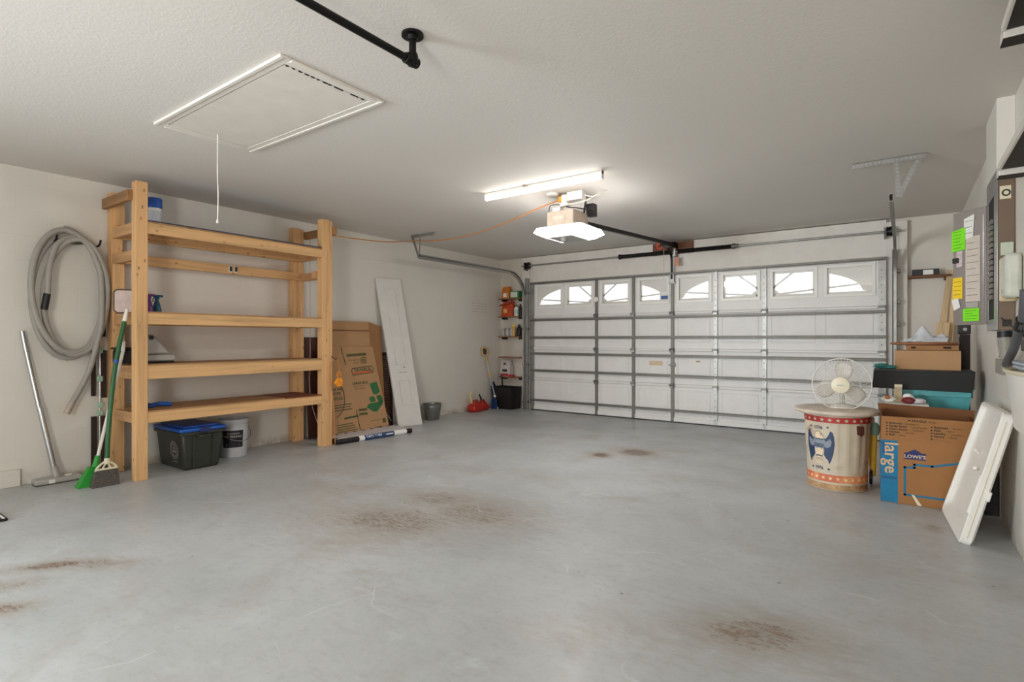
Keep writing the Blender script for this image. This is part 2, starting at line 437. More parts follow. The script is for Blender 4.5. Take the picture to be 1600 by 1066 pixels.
def plane_fn(org, right, up):
    org = Vector(org); right = Vector(right).normalized(); up = Vector(up).normalized(); n = right.cross(up).normalized()
    return lambda u, v, w=0.0: org+right*u+up*v+n*w
def text_mesh(body, size, align='LEFT', bold=0.0, spacing=1.0):
    cu = bpy.data.curves.new('tmp', 'FONT'); cu.body = body; cu.size = size; cu.align_x = align; cu.offset = bold*size; cu.space_character = spacing
    cu.resolution_u = 2
    o = bpy.data.objects.new('tmp', cu); COL.objects.link(o)
    dg = bpy.context.evaluated_depsgraph_get()
    me = bpy.data.meshes.new_from_object(o.evaluated_get(dg))
    vs = [tuple(v.co) for v in me.vertices]; fs = [tuple(p.vertices) for p in me.polygons]
    bpy.data.objects.remove(o); bpy.data.curves.remove(cu); bpy.data.meshes.remove(me)
    return vs, fs
def put_text(mb, fn, body, u, v, size, align='LEFT', bold=0.0, rot=0.0, spacing=1.0, lift=0.0012, squash=1.0):
    vs, fs = text_mesh(body, size, align, bold, spacing); c, s_ = math.cos(rot), math.sin(rot)
    mb.add([fn(u+(x*squash)*c-y*s_, v+(x*squash)*s_+y*c, lift) for x, y, z in vs], fs); return mb
def poly(mb, fn, pts, lift=0.001):
    return mb.add([fn(u, v, lift) for u, v in pts], [tuple(range(len(pts)))])
def strokes(mb, fn, pts, wd, lift=0.001):
    for a, b in zip(pts[:-1], pts[1:]):
        d = Vector((b[0]-a[0], b[1]-a[1])); L = d.length
        if L < 1e-6: continue
        d /= L; n = Vector((-d.y, d.x))*wd/2; e = d*wd/2
        A = Vector(a)-e; B = Vector(b)+e
        poly(mb, fn, [A-n, B-n, B+n, A+n], lift)
    return mb
def subdiv_poly(mb, fn, pts, lift=0.001, cuts=3):
    bm = bmesh.new(); f = bm.faces.new([bm.verts.new((u, v, 0)) for u, v in pts])
    bmesh.ops.triangulate(bm, faces=[f]); bmesh.ops.subdivide_edges(bm, edges=bm.edges[:], cuts=cuts, use_grid_fill=True)
    bm.verts.index_update()
    mb.add([fn(v.co.x, v.co.y, lift) for v in bm.verts], [tuple(v.index for v in f.verts) for f in bm.faces]); bm.free(); return mb
def star(r, cx=0, cy=0, rot=PI/2):
    return [(cx+(r if i % 2 == 0 else r*0.4)*math.cos(rot+i*PI/5), cy+(r if i % 2 == 0 else r*0.4)*math.sin(rot+i*PI/5)) for i in range(10)]
def smooth_path(pts, n=6):
    P = [Vector(p) for p in pts]; out = []
    for i in range(len(P)-1):
        p0 = P[max(i-1, 0)]; p1 = P[i]; p2 = P[i+1]; p3 = P[min(i+2, len(P)-1)]
        for k in range(n):
            t = k/n
            out.append(0.5*((2*p1)+(p2-p0)*t+(2*p0-5*p1+4*p2-p3)*t*t+(3*p1-p0-3*p2+p3)*t**3))
    return out+[P[-1]]

# ================================================================== SETTING
XL, XR, YF, YB, H = -5.79, 0.517, 7.70, -1.6, 2.57
struct('floor', MB().box(XL-.2, XR+.2, YB-.2, YF+.25, -0.12, 0), FLOOR, 'grey painted concrete slab with brown stains')
struct('ceiling', MB().box(XL-.2, XR+.2, YB-.2, YF+.25, H, H+.12), CEIL, 'textured off-white ceiling')
struct('wall_left', MB().box(XL-.2, XL, YB-.2, YF+.2, 0, H), WALL, 'white painted block wall behind the wooden shelves')
struct('wall_right', MB().box(XR, XR+.2, YB-.2, YF+.2, 0, H), WALL, 'white painted wall with the breaker panel')
struct('wall_front', MB().box(XL, -5.06, YF, YF+.2, 0, H).box(-0.15, XR, YF, YF+.2, 0, H).box(-5.06, -0.15, YF, YF+.2, 2.15, H), WALLF, 'wall around the garage door')
struct('wall_back', MB().box(XL, -4.8, YB-.2, YB, 0, H).box(-3.3, -1.05, YB-.2, YB, 0, H).box(-.05, XR, YB-.2, YB, 0, H).box(-1.05, -.05, YB-.2, YB, 2.1, H).box(-4.8, -3.3, YB-.2, YB, 2.2, H), WALL, 'rear wall with a wide doorway behind the camera')
struct('trim_1', MB().box(-5.27, -5.05, 7.615, YF, 0, H-.01), TRIM, 'white jamb board left of the garage door', .004)
struct('trim_2', MB().box(-0.16, 0.036, 7.615, YF, 0, H-.04), TRIM, 'white jamb board right of the garage door', .004)
struct('trim_3', MB().box(-5.05, -0.16, 7.622, YF, 2.135, H-.01), TRIM, 'white header board above the garage door', .003)
struct('trim_4', MB().box(XL, XL+.035, -1.0, 1.24, 0, .135), TRIM, 'short white base board at the left edge', .004)
struct('trim_5', MB().box(.435, XR, 4.18, 4.66, 2.165, H), WALL, 'boxed chase between breaker panel and ceiling', .003)

# ================================================================== GARAGE DOOR
YD = 7.585   # inner face of the door skin
gd = thing('door_1', 'white sectional garage door with steel struts and arched sunburst windows', 'garage door', (-2.61, YD, 0), kind='structure')
DX0, DX1 = -5.06, -0.16
zs = [0.012, 0.545, 1.045, 1.565, 2.13]
STX = [-5.035, -3.845, -3.24, -2.655, -2.06, -1.45, -0.20]
cols = [(-4.98, -4.45), (-4.42, -3.90), (-3.80, -3.29), (-3.19, -2.70), (-2.61, -2.11), (-2.01, -1.50), (-1.40, -0.85), (-0.80, -0.26)]
wins = []
for c in cols: wins.append((c[0]+.04, c[1]-.03, 1.715, 2.045))
def arch_cut(mb, xa, xb, za, zb, xc, y0, y1):
    # fill above an elliptical arch inside one window, plus spokes and hub
    A, B = 1.06, 0.305; zbse = za+.035
    N = 14
    def zf(x):
        q = 1-((x-xc)/A)**2
        return zbse+B*math.sqrt(q) if q > 0 else zbse
    zt = zb-.035
    for i in range(N):
        x0 = xa+(xb-xa)*i/N; x1 = xa+(xb-xa)*(i+1)/N
        a = min(zf(x0), zt); b = min(zf(x1), zt)
        mb.hexa([(x0, y0, a), (x1, y0, b), (x1, y1, b), (x0, y1, a)], [(x0, y0, zb), (x1, y0, zb), (x1, y1, zb), (x0, y1, zb)])
    mb.box(xa, xb, y0-.001, y1+.001, za, zbse)
    mb.box(xa, xa+.03, y0-.002, y1+.002, za, zb); mb.box(xb-.03, xb, y0-.002, y1+.002, za, zb)
    sgn = 1 if (xa+xb)/2 > xc else -1
    # spokes radiate from the hub between the two middle windows
    hx, hz = xc, zbse-.01
    def clipbar(x0, z0, x1, z1):
        pts = []
        for k in range(41):
            t = k/40; x = x0+(x1-x0)*t; z = z0+(z1-z0)*t
            if xa <= x <= xb and z <= zb and z <= zf(x)+.02: pts.append((x, z))
        if len(pts) > 1:
            (x0, z0), (x1, z1) = pts[0], pts[-1]
            mb.beam((x0, (y0+y1)/2, z0), (x1, (y0+y1)/2, z1), abs(y1-y0), .016, (0, 1, 0)) if False else \
                mb.sweep([(x0, (y0+y1)/2, z0), (x1, (y0+y1)/2, z1)], [(-.011, -.007), (.011, -.007), (.011, .007), (-.011, .007)], up=(0, 1, 0))
    clipbar(hx, hz, hx+sgn*1.1, hz+.10)
    clipbar(hx, hz+.02, hx+sgn*.42, hz+.36)
    # hub quarter disc
    R = .17
    if min(abs(xa-hx), abs(xb-hx)) < R:
        for k in range(6):
            a0 = PI/2*k/6; a1 = PI/2*(k+1)/6
            P = [(hx+sgn*R*math.cos(a0), hz+R*.55*math.sin(a0)), (hx+sgn*R*math.cos(a1), hz+R*.55*math.sin(a1))]
            P = [(min(max(x, xa), xb), max(z, za)) for x, z in P]
            mb.hexa([(P[0][0], y0, za), (P[1][0], y0, za), (P[1][0], y1, za), (P[0][0], y1, za)],
                    [(P[0][0], y0, P[0][1]), (P[1][0], y0, P[1][1]), (P[1][0], y1, P[1][1]), (P[0][0], y1, P[0][1])])
Y0, Y1 = YD, YD+.045
for si in range(4):
    za, zb = zs[si], zs[si+1]
    mb = MB()
    if si == 3:
        mb.box(DX0, DX1, Y0, Y1, za, wins[0][2]); mb.box(DX0, DX1, Y0, Y1, wins[0][3], zb)
        xs = [DX0]+[v for w_ in wins for v in (w_[0], w_[1])]+[DX1]
        for k in range(0, len(xs), 2): mb.box(xs[k], xs[k+1], Y0, Y1, wins[0][2], wins[0][3])
    else:
        mb.box(DX0, DX1, Y0, Y1, za, zb-.001)
        for c in cols:   # pressed panel outlines
            for e in (0.0, .05):
                x0, x1 = c[0]+e+.03, c[1]-e-.03; q0, q1 = za+.09+e, zb-.09-e; r = .005
                if e == 0:
                    for a, b in (((x0, q0), (x1, q0)), ((x1, q0), (x1, q1)), ((x1, q1), (x0, q1)), ((x0, q1), (x0, q0))):
                        mb.tube([(a[0], Y0, a[1]), (b[0], Y0, b[1])], r, 6)
    sec = part('door_section', mb, DOORW, gd, .0015)
    # folded top lip of the section
    lip = MB()
    if si < 3:
        for k in range(len(STX)-1): lip.box(STX[k]+.04, STX[k+1]-.04, Y0-.03, Y0-.001, zb-.035, zb-.004)
        part('section_lip', lip, DOORW, sec, .006)
    if si == 0: part('bottom_seal', MB().box(DX0, DX1, Y0-.012, Y1, 0.0, .014), BLACKP, sec)
    if si == 0: part('bottom_rail', MB().box(DX0+.04, DX1-.04, Y0-.02, Y0-.001, .016, .075), DOORW, sec, .004)
    # stiles
    for x in STX:
        wd = .045 if -5 < x < -0.3 else .075
        st = MB().box(x-wd/2, x+wd/2, Y0-.022, Y0-.001, za+.003, zb-.004)
        hole = MB()
        if x in (STX[4], STX[5], STX[6]):
            for k in range(5): hole.cyl((x-.006, Y0-.0235, za+.07+k*.085), (x-.006, Y0-.021, za+.07+k*.085), .006, 8)
        so = part('stile', st, STRUT if x in STX[1:4] else STEEL, sec, extra=[(hole, DARKGAP)] if hole.v else ())
        h = MB()
        if si < 3: h.box(x-.028, x+.028, Y0-.05, Y0-.020, zb-.055, zb+.005); h.cyl((x-.034, Y0-.055, zb-.012), (x+.034, Y0-.055, zb-.012), .011, 10)
        if si < 3: part('hinge', h, STEEL_D if x in (STX[1], STX[3]) else STEEL, sec, .002)
    struts = {3: [2.105], 2: [1.495, 1.205], 1: [0.94, 0.66], 0: [0.17]}[si]
    for z in struts:
        prof = [(-.055, -.012), (-.03, -.032), (.03, -.032), (.055, -.012), (.055, -.006), (.03, -.026), (-.03, -.026), (-.055, -.006)]
        hh = .6
        s_ = MB(); P = [(-.032, .0), (-.032, -.006), (-.016, -.006), (-.016, -.046), (.016, -.046), (.016, -.006), (.032, -.006), (.032, 0), (.020, 0), (.012, -.040), (-.012, -.040), (-.020, 0)]
        yb = Y0-.022
        s_.add([(x, yb+b, z+a*.62) for x in (DX0+.01, DX1-.01) for a, b in P],
               [(i, (i+1) % 12, 12+(i+1) % 12, 12+i) for i in range(12)]+[tuple(range(12))[::-1], tuple(range(12, 24))])
        part('strut', s_, STRUT, sec, smooth=False)
    if si == 3:
        for k, (xa, xb, qa, qb) in enumerate(wins):
            fr = MB(); t_ = .028
            for (a, b, c_, d_) in ((xa-t_, xb+t_, qa-t_, qa+.008), (xa-t_, xb+t_, qb-.008, qb+t_), (xa-t_, xa+.008, qa, qb), (xb-.008, xb+t_, qa, qb)):
                fr.box(a, b, Y0-.012, Y0+.004, c_, d_)
            part('window_frame', fr, WHITEP, sec, .003)
            part('window_pane', MB().box(xa, xb, Y0+.012, Y0+.015, qa, qb), GLASS, sec)
            ins = MB(); arch_cut(ins, xa, xb, qa, qb, -3.85 if k < 4 else -1.45, Y0+.026, Y0+.036)
            part('sunburst_insert', ins, WHITEP, sec, smooth=False)
    if si == 1:
        part('warning_label', MB().box(-3.0, -2.80, Y0-.002, Y0, .80, .865), M('faded_cream_label', (214, 190, 160), .7, 0, .2, 30), sec)
        part('lock_bracket', MB().box(-2.68, -2.61, Y0-.035, Y0-.02, .80, .84).cyl((-2.70, Y0-.03, .815), (-2.62, Y0-.03, .80), .006, 8), STEEL_D, sec)
        part('marking_patch', MB().box(-2.33, -2.27, Y0-.002, Y0, .86, .88), M('rust_smear', (170, 140, 110), .8, 0, .3, 40), sec)
b_ = part('window_sticker', MB().box(-2.84, -2.70, YD-.013, YD-.010, 1.745, 1.86), PAPER, gd)
part('sticker_mark', MB().box(-2.82, -2.72, YD-.0145, YD-.013, 1.75, 1.80), M('sticker_blue', (70, 100, 160), .6), b_)
part('white_button', MB().lathe([(.035, -.05), (.04, -.035), (.04, -.022)], (-3.845, YD, 1.79), 20, 'y'), WHITEP, gd)
part('opener_bracket', MB().box(-2.69, -2.62, YD-.05, YD-.02, 1.98, 2.12).box(-2.70, -2.61, YD-.045, YD-.022, 1.96, 1.99), STEEL, gd, .003)

# tracks
def arc_track(x, zc, r, y_in):
    pts = [(x, 7.50, 0.02), (x, 7.50, zc-r)]
    for k in range(1, 11):
        a = PI/2*k/10; pts.append((x, 7.50-r+r*math.cos(a), zc-r+r*math.sin(a)))
    pts.append((x, y_in, zc)); return pts
TP = [(-.031, -.004), (-.031, .024), (-.012, .024), (-.012, .020), (-.026, .020), (-.026, 0), (.026, 0), (.026, .020), (.012, .020), (.012, .024), (.031, .024), (.031, -.004)]
def perf_beam(mb_, hb, a, b, wd, n, holes_up):
    mb_.beam(a, b, .004, wd, holes_up)
LT = thing('garage_door_track', 'curved galvanized garage door track along the left wall', 'track', (-5.15, 7.5, 0))
part('rail', MB().sweep(arc_track(-5.15, 2.26, .42, 5.07), TP, up=(1, 0, 0)), M('bright_galvanized_track', (168, 167, 165), .25, .9, .06), LT)
part('angle_flange', MB().box(-5.128, -5.10, 7.545, 7.549, 0, 2.2).box(-5.132, -5.128, 7.50, 7.61, 0, 2.2), STEEL, LT)
for z in (.12, .75, 1.35, 1.95): part('wall_bracket', MB().box(-5.20, -5.12, 7.52, 7.614, z-.02, z+.02), STEEL_D, LT, .002)
m_ = MB().box(-5.36, -4.94, 5.13, 5.17, H-.004, H-.001).box(-5.36, -4.94, 5.13, 5.134, H-.04, H-.002)
m_.beam((-5.34, 5.136, H-.02), (-5.17, 5.085, 2.25), .035, .004, (0, 1, 0)); m_.beam((-5.20, 5.14, H-.03), (-5.165, 5.09, 2.28), .018, .003, (0, 1, 0))
hm = MB()
for k in range(9): t_ = (k+.5)/9; hm.cyl((-5.34+.17*t_, 5.131-.051*t_, H-.02-.3*t_), (-5.34+.17*t_, 5.139-.051*t_, H-.02-.3*t_), .006, 8)
part('hanger_bracket', m_, STEEL, LT, extra=[(hm, DARKGAP)])
RT = thing('garage_door_track', 'curved galvanized garage door track on the right, below the triangular ceiling bracket', 'track', (-0.07, 7.5, 0))
part('rail', MB().sweep(arc_track(-0.068, 2.27, .42, 5.1), [(a, -b) for a, b in TP], up=(1, 0, 0)), STEEL, RT)
part('angle_flange', MB().box(-0.105, -.078, 7.545, 7.549, 0, 2.2).box(-.078, -.072, 7.50, 7.61, 0, 2.2), M('dark_dirty_steel', (92, 82, 72), .55, .5, .2), RT)
for z in (.12, .75, 1.35, 1.60, 1.95): part('wall_bracket', MB().box(-.07, -.03, 7.50, 7.614, z-.02, z+.02), STEEL_D, RT, .002)
m_ = MB().box(-.335, .136, 5.08, 5.12, H-.004, H-.001).box(-.335, .136, 5.08, 5.084, H-.042, H-.002)
m_.beam((-.045, 5.086, H-.01), (-.03, 5.086, 2.265), .036, .004, (0, 1, 0)); m_.beam((.105, 5.09, H-.01), (-.03, 5.09, 2.265), .036, .004, (0, 1, 0))
hm = MB()
for k in range(16): hm.cyl((-.32+.028*k, 5.0785, H-.022), (-.32+.028*k, 5.081, H-.022), .007, 8)
for k in range(9):
    t_ = (k+.6)/10
    hm.cyl((-.045+.015*t_, 5.081, H-.01-.295*t_), (-.045+.015*t_, 5.085, H-.01-.295*t_), .007, 8)
    hm.cyl((.105-.135*t_, 5.085, H-.01-.295*t_), (.105-.135*t_, 5.089, H-.01-.295*t_), .007, 8)
part('hanger_bracket', m_, STEEL, RT, extra=[(hm, M('hole_grey', (176, 172, 166), .8))])

# torsion bar
TB = thing('torsion_spring_bar', 'steel torsion bar with two black springs above the garage door', 'garage door spring', (-2.61, 7.53, 2.40))
part('shaft', MB().cyl((-5.22, 7.53, 2.405), (-.02, 7.53, 2.405), .0125, 14), STEEL, TB)
for a, b in ((-3.42, -2.66), (-2.56, -1.81)):
    s_ = MB(); n = 60
    prof = []
    for k in range(n+1):
        h = (b-a)*k/n; prof.append((.031 if k % 2 == 0 else .026, h))
    s_.lathe(prof, (a, 7.53, 2.405), 18, 'x')
    sp = part('spring', s_, BLACKM, TB)
    e = b if b > -2 else a
    part('winding_cone', MB().lathe([(.02, -.04), (.036, -.03), (.036, .0), (.024, .03), (.024, .05)], (e, 7.53, 2.405), 18, 'x'), STEEL_D if b > -2 else BLACKM, sp)
for x in (-5.10, -.13):
    dr = part('cable_drum', MB().lathe([(.03, -.03), (.055, -.028), (.05, .0), (.058, .015), (.058, .03), (.02, .032)], (x, 7.53, 2.405), 22, 'x'), BLACKM, TB)
    part('bearing_plate', MB().box(x-.05, x-.045, 7.49, 7.614, 2.33, 2.46), STEEL_D, TB)
    part('lift_cable', MB().cyl((x+.05, 7.53, 2.38), (x+.05, 7.545, .1), .0025, 6), WIRE_B, dr)
part('center_bracket', MB().box(-2.63, -2.59, 7.51, 7.614, 2.34, 2.47), STEEL, TB, .002)
tagp = part('hanging_tag', MB().box(-2.60, -2.54, 7.50, 7.502, 2.20, 2.32), M('salmon_tag', (206, 150, 120), .8), TB)
tag(part('mounting_board', MB().box(-2.95, -2.37, 7.585, 7.620, 2.385, 2.55), BROWNW, None, .003), 'brown wooden mounting board on the header above the springs', 'board')

# garage door opener
OP = thing('garage_door_opener', 'beige garage door opener with glowing lens and black rail hanging from the ceiling', 'garage door opener', (-2.63, 4.6, H))
body = part('motor_housing', MB().box(-2.775, -2.485, 4.42, 4.72, 2.24, 2.395), BEIGEP, OP, .012)
part('front_badge', MB().box(-2.70, -2.58, 4.417, 4.421, 2.31, 2.345), M('badge_beige', (206, 190, 176), .5), body)
lens = MB()
lens.hexa([(-2.80, 4.40, 2.155), (-2.45, 4.40, 2.155), (-2.45, 4.78, 2.155), (-2.80, 4.78, 2.155)], [(-2.88, 4.35, 2.195), (-2.36, 4.35, 2.195), (-2.36, 4.82, 2.195), (-2.88, 4.82, 2.195)])
lens.hexa([(-2.88, 4.35, 2.1955), (-2.36, 4.35, 2.1955), (-2.36, 4.82, 2.1955), (-2.88, 4.82, 2.1955)], [(-2.855, 4.37, 2.238), (-2.385, 4.37, 2.238), (-2.385, 4.80, 2.238), (-2.855, 4.80, 2.238)])
part('light_lens', lens, LENS, OP, .004)
part('lens_glow_shield', MB().box(-2.86, -2.38, 4.365, 4.805, 2.239, 2.243), WHITEP, OP)  # added unseen plate, blocks the lens from lighting straight upwards
part('sensor_panel', MB().box(-2.75, -2.48, 4.40, 4.70, 2.137, 2.154), GREYP, OP, .005)
part('sensor_dome', MB().lathe([(.001, -.04), (.022, -.034), (.034, -.015), (.036, 0.0)], (-2.605, 4.46, 2.137), 20), GREYP, OP)
part('power_box', MB().box(-2.72, -2.64, 4.44, 4.52, 2.395, 2.43), WHITEP, OP, .004)
for a_, b_ in ((-2.50, -2.47), (-2.755, -2.74)): part('hanging_strap', MB().beam((a_, 4.66, 2.39), (b_, 4.66, H), .003, .035, (0, 1, 0)), STEEL_D, OP)
part('relay_box', MB().box(-2.50, -2.42, 4.70, 4.78, 2.37, 2.49), BLACKP, OP, .004)
RZ = lambda y: 2.335+(y-4.7)/2.8*.165
part('rail', MB().sweep([(-2.61, 4.7, RZ(4.7)), (-2.61, 7.48, RZ(7.48))], [(-.017, -.022), (.017, -.022), (.017, .022), (-.017, .022)]), BLACKM, OP, .002)
part('rail_end_bracket', MB().box(-2.64, -2.58, 7.46, 7.584, 2.455, 2.535), BLACKM, OP, .003)
part('trolley', MB().box(-2.66, -2.56, 7.10, 7.34, 2.435, 2.475), BLACKM, OP, .003)
part('door_arm', MB().sweep(smooth_path([(-2.645, 7.33, 2.45), (-2.648, 7.50, 2.36), (-2.65, 7.53, 2.2), (-2.655, 7.54, 2.0)], 5), [(-.004, -.015), (.004, -.015), (.004, .015), (-.004, .015)], up=(1, 0, 0)), BLACKM, OP)
part('release_handle', MB().torus((-2.72, 7.25, 2.455), .035, .012, 'y', 20, 8).box(-2.76, -2.68, 7.243, 7.257, 2.475, 2.50), M('red_release_handle', (206, 74, 56), .4), OP)
part('release_cord', MB().cyl((-2.69, 7.33, 2.44), (-2.695, 7.34, 2.02), .003, 6), M('pink_cord', (206, 176, 168), .6), OP)
# ceiling outlet and cords near it
OB = thing('ceiling_outlet_box', 'white plastic outlet box on the ceiling above the opener', 'outlet', (-2.50, 4.52, H))
part('housing', MB().box(-2.585, -2.42, 4.47, 4.56, H-.085, H-.001), WHITEP, OB, .006)
part('plug_adapter', MB().box(-2.66, -2.57, 4.46, 4.52, 2.44, 2.475).box(-2.64, -2.59, 4.47, 4.53, 2.475, 2.55), WHITEP, OB, .004)
for k, pts in enumerate((((-2.42, 4.52, 2.53), (-2.36, 4.54, 2.51), (-2.28, 4.60, 2.53), (-2.24, 4.62, H)), ((-2.60, 4.46, 2.455), (-2.48, 4.44, 2.44), (-2.34, 4.5, 2.48), (-2.25, 4.58, H)))):
    part('white_cable', MB().tube(smooth_path(pts), .006, 8), WIRE_W, OB)
part('black_cable', MB().tube(smooth_path([(-2.60, 4.5, 2.44), (-2.53, 4.44, 2.41), (-2.46, 4.46, 2.40), (-2.44, 4.70, 2.42)]), .005, 8), WIRE_B, OB)
part('grey_cable', MB().tube(smooth_path([(-2.76, 4.44, 2.40), (-2.74, 4.43, 2.45), (-2.68, 4.45, 2.46), (-2.62, 4.47, 2.45)]), .004, 8), WIRE_B, OB)
tag(part('ceiling_plate', MB().lathe([(.045, -.022), (.058, -.016), (.06, -.001)], (-2.723, 4.45, H), 28), WHITEP), 'round white blank plate on the ceiling beside the light bar', 'ceiling plate')

# LED bar
LB = thing('ceiling_light_bar', 'long white tube light bar fixed to the ceiling', 'ceiling light', (-2.63, 4.08, H))
part('housing', MB().box(-3.245, -2.015, 4.06, 4.10, H-.028, H-.001), WHITEP, LB, .003)
part('tube', MB().box(-3.24, -2.02, 4.063, 4.097, H-.066, H-.029), LEDGLOW, LB, .012)
for x in (-3.245, -2.023): part('end_cap', MB().box(x, x+.008, 4.059, 4.101, H-.068, H-.001), WHITEP, LB)
part('mounting_bracket', MB().torus((-2.77, 4.045, H-.008), .02, .004, 'z', 16, 6), M('bracket_brown', (130, 110, 90), .6), LB)

# attic hatch
AH = thing('attic_hatch', 'white framed attic hatch in the ceiling with pull cord', 'hatch', (-3.18, 1.81, H))
x0, x1, y0, y1 = -3.9, -2.455, 1.485, 2.135; tw = .062
part('gap', MB().box(x0+tw-.004, x1-tw+.004, y0+tw-.004, y1-tw+.004, H-.0025, H-.001), DARKGAP, AH)
for nm, b in (('a', (x0, x1, y0, y0+tw)), ('b', (x0, x1, y1-tw, y1)), ('c', (x0, x0+tw, y0+tw, y1-tw)), ('d', (x1-tw, x1, y0+tw, y1-tw))):
    mb = MB().box(b[0], b[1], b[2], b[3], H-.012, H-.001)
    if nm in 'ab': mb.box(b[0], b[1], (b[2] if nm == 'a' else b[3]-.022), (b[2]+.022 if nm == 'a' else b[3]), H-.017, H-.011)
    else: mb.box((b[0] if nm == 'c' else b[1]-.022), (b[0]+.022 if nm == 'c' else b[1]), b[2], b[3], H-.017, H-.011)
    part('trim_board', mb, TRIM, AH, .003)
crack = MB()
for k in range(14):
    if random.random() < .75: crack.box(x1-tw-.012, x1-tw-.004, y0+tw+.01+k*.036, y0+tw+.01+k*.036+random.uniform(.012, .034), H-.0135, H-.0098)
part('panel', MB().box(x0+tw+.008, x1-tw-.008, y0+tw+.006, y1-tw-.006, H-.010, H-.002), TRIM, AH, extra=[(crack, DARKGAP)])
part('pull_cord', MB().tube(smooth_path([(-3.755, 1.818, H-.01), (-3.757, 1.818, 2.3), (-3.752, 1.82, 2.15), (-3.76, 1.82, 1.985)]), .004, 6), WIRE_W, AH)
part('cord_knob', MB().lathe([(.003, .03), (.006, .02), (.010, 0.0), (.004, -.004)], (-3.76, 1.82, 1.965), 12), WIRE_W, AH)

# pull-up pipe
PB = thing('pull_up_bar', 'black iron pipe bar hung below the ceiling on a flange', 'pipe bar', (-1.815, 1.746, H))
part('flange', MB().lathe([(.022, -.03), (.026, -.012), (.05, -.012), (.05, -.001)], (-1.815, 1.746, H), 28), BLACKM, PB)
part('drop_pipe', MB().cyl((-1.815, 1.746, H-.02), (-1.815, 1.746, 2.45), .0165, 16), BLACKM, PB)
part('elbow', MB().lathe([(.022, -.03), (.026, -.02), (.026, .01), (.022, .028)], (-1.815, 1.746, 2.455), 18).cyl((-1.815, 1.775, 2.445), (-1.815, 1.70, 2.445), .024, 18), BLACKM, PB, .003)
part('cross_pipe', MB().cyl((-1.815, 1.74, 2.445), (-1.815, 0.35, 2.445), .0165, 16), BLACKM, PB)
part('flange', MB().lathe([(.022, -.03), (.026, -.012), (.05, -.012), (.05, -.001)], (-1.815, .35, H), 28).cyl((-1.815, .35, H-.02), (-1.815, .35, 2.43), .0165, 16), BLACKM, PB)

# ================================================================== LEFT WALL THINGS
# hose hook and hose
HK = thing('hose_hook', 'black two-pronged hose hook on the left wall', 'hook', (XL, 1.58, 2.02))
part('bar', MB().tube(smooth_path([(XL+.012, 1.43, 2.03), (XL+.02, 1.50, 2.018), (XL+.02, 1.62, 2.012), (XL+.012, 1.71, 2.022)]), .006, 8), BLACKM, HK)
part('back_plate', MB().lathe([(.012, -.10), (.02, -.05), (.02, .05), (.012, .10)], (XL+.011, 1.56, 2.012), 14, 'y'), STEEL_D, HK)
for y in (1.425, 1.725):
    part('prong', MB().tube(smooth_path([(XL+.012, y-.02, 2.035), (XL+.05, y-.01, 2.01), (XL+.09, y+.005, 1.985), (XL+.13, y+.015, 2.0), (XL+.14, y+.02, 2.04)]), .008, 8), BLACKM, HK)
HO = thing('vacuum_hose', 'long grey vacuum hose coiled over a black wall hook', 'hose', (XL+.05, 1.55, .56))
def hose_path():
    pts = []
    loops = [(1.50, 1.54, .27, .57), (1.555, 1.565, .245, .495), (1.60, 1.525, .215, .50), (1.50, 1.60, .255, .49), (1.52, 1.60, .25, .47)]
    N = 40; tot = 3.22
    for k in range(int(N*tot)+1):
        a = PI/2-2*PI*k/N; li = k/N
        i = min(int(li), 3); f = min(li-i, 1)
        A, B = loops[i], loops[i+1]
        cy, cz, ry, rz = [A[j]+(B[j]-A[j])*f for j in range(4)]
        x = XL+.045+.020*li+.012*math.sin(a*1.5)
        pts.append((x, cy+ry*math.cos(a), cz+rz*math.sin(a)))
    return pts
hp = hose_path()
last = hp[-1]
tail = smooth_path([hp[-3], last, (XL+.11, 1.75, 1.35), (XL+.11, 1.72, 1.15), (XL+.10, 1.655, .88), (XL+.08, 1.55, .64)], 8)[8:]
first = [(XL+.035, 1.36, 1.50), (XL+.035, 1.37, 1.66), (XL+.035, 1.40, 1.86), (XL+.04, 1.44, 1.985)]
part('coil', MB().tube(hp+tail[1:], .0225, 12), HOSE, HO)
part('cuff', MB().cyl((XL+.08, 1.552, .645), (XL+.075, 1.515, .555), .024, 14), M('hose_cuff_tan', (176, 160, 146), .4), HO)
part('short_end', MB().tube(smooth_path([(XL+.10, 1.385, 1.54), (XL+.105, 1.395, 1.75), (XL+.10, 1.43, 1.92), (XL+.09, 1.48, 2.0), (XL+.07, 1.56, 2.045), (XL+.05, 1.66, 2.03)]), .0225, 12), HOSE, HO)
part('dark_cuff', MB().cyl((XL+.10, 1.384, 1.55), (XL+.10, 1.365, 1.42), .025, 14), BLACKP, HO)

HO.location.x += .03

# chrome wand with floor head
WD = thing('vacuum_wand', 'chrome vacuum wand with wide grey floor head leaning on the wall', 'vacuum wand', (-5.70, 1.45, 0))
part('upper_tube', MB().tube([(XL+.03, 1.25, 1.245), (XL+.035, 1.268, 1.12)], .015, 14, r2=.018).tube([(XL+.035, 1.268, 1.12), (-5.715, 1.35, .60)], .018, 14), CHROME, WD)
part('lower_tube', MB().cyl((-5.715, 1.35, .62), (-5.672, 1.435, .09), .021, 16), CHROME, WD)
part('side_rod', MB().cyl((-5.69, 1.375, .42), (-5.66, 1.435, .09), .006, 8), STEEL_D, WD)
part('neck', MB().tube([(-5.676, 1.43, .13), (-5.665, 1.447, .05), (-5.65, 1.45, .035)], .026, 14), GREYP, WD)
fh = part('floor_head', MB().box(-5.72, -5.60, 1.295, 1.60, .006, .048), GREYP, WD, .012)
part('slot_frame', MB().box(-5.599, -5.595, 1.38, 1.42, .012, .040), WHITEP, fh)
part('slot_frame', MB().box(-5.68, -5.64, 1.50, 1.54, .048, .054), WHITEP, fh)
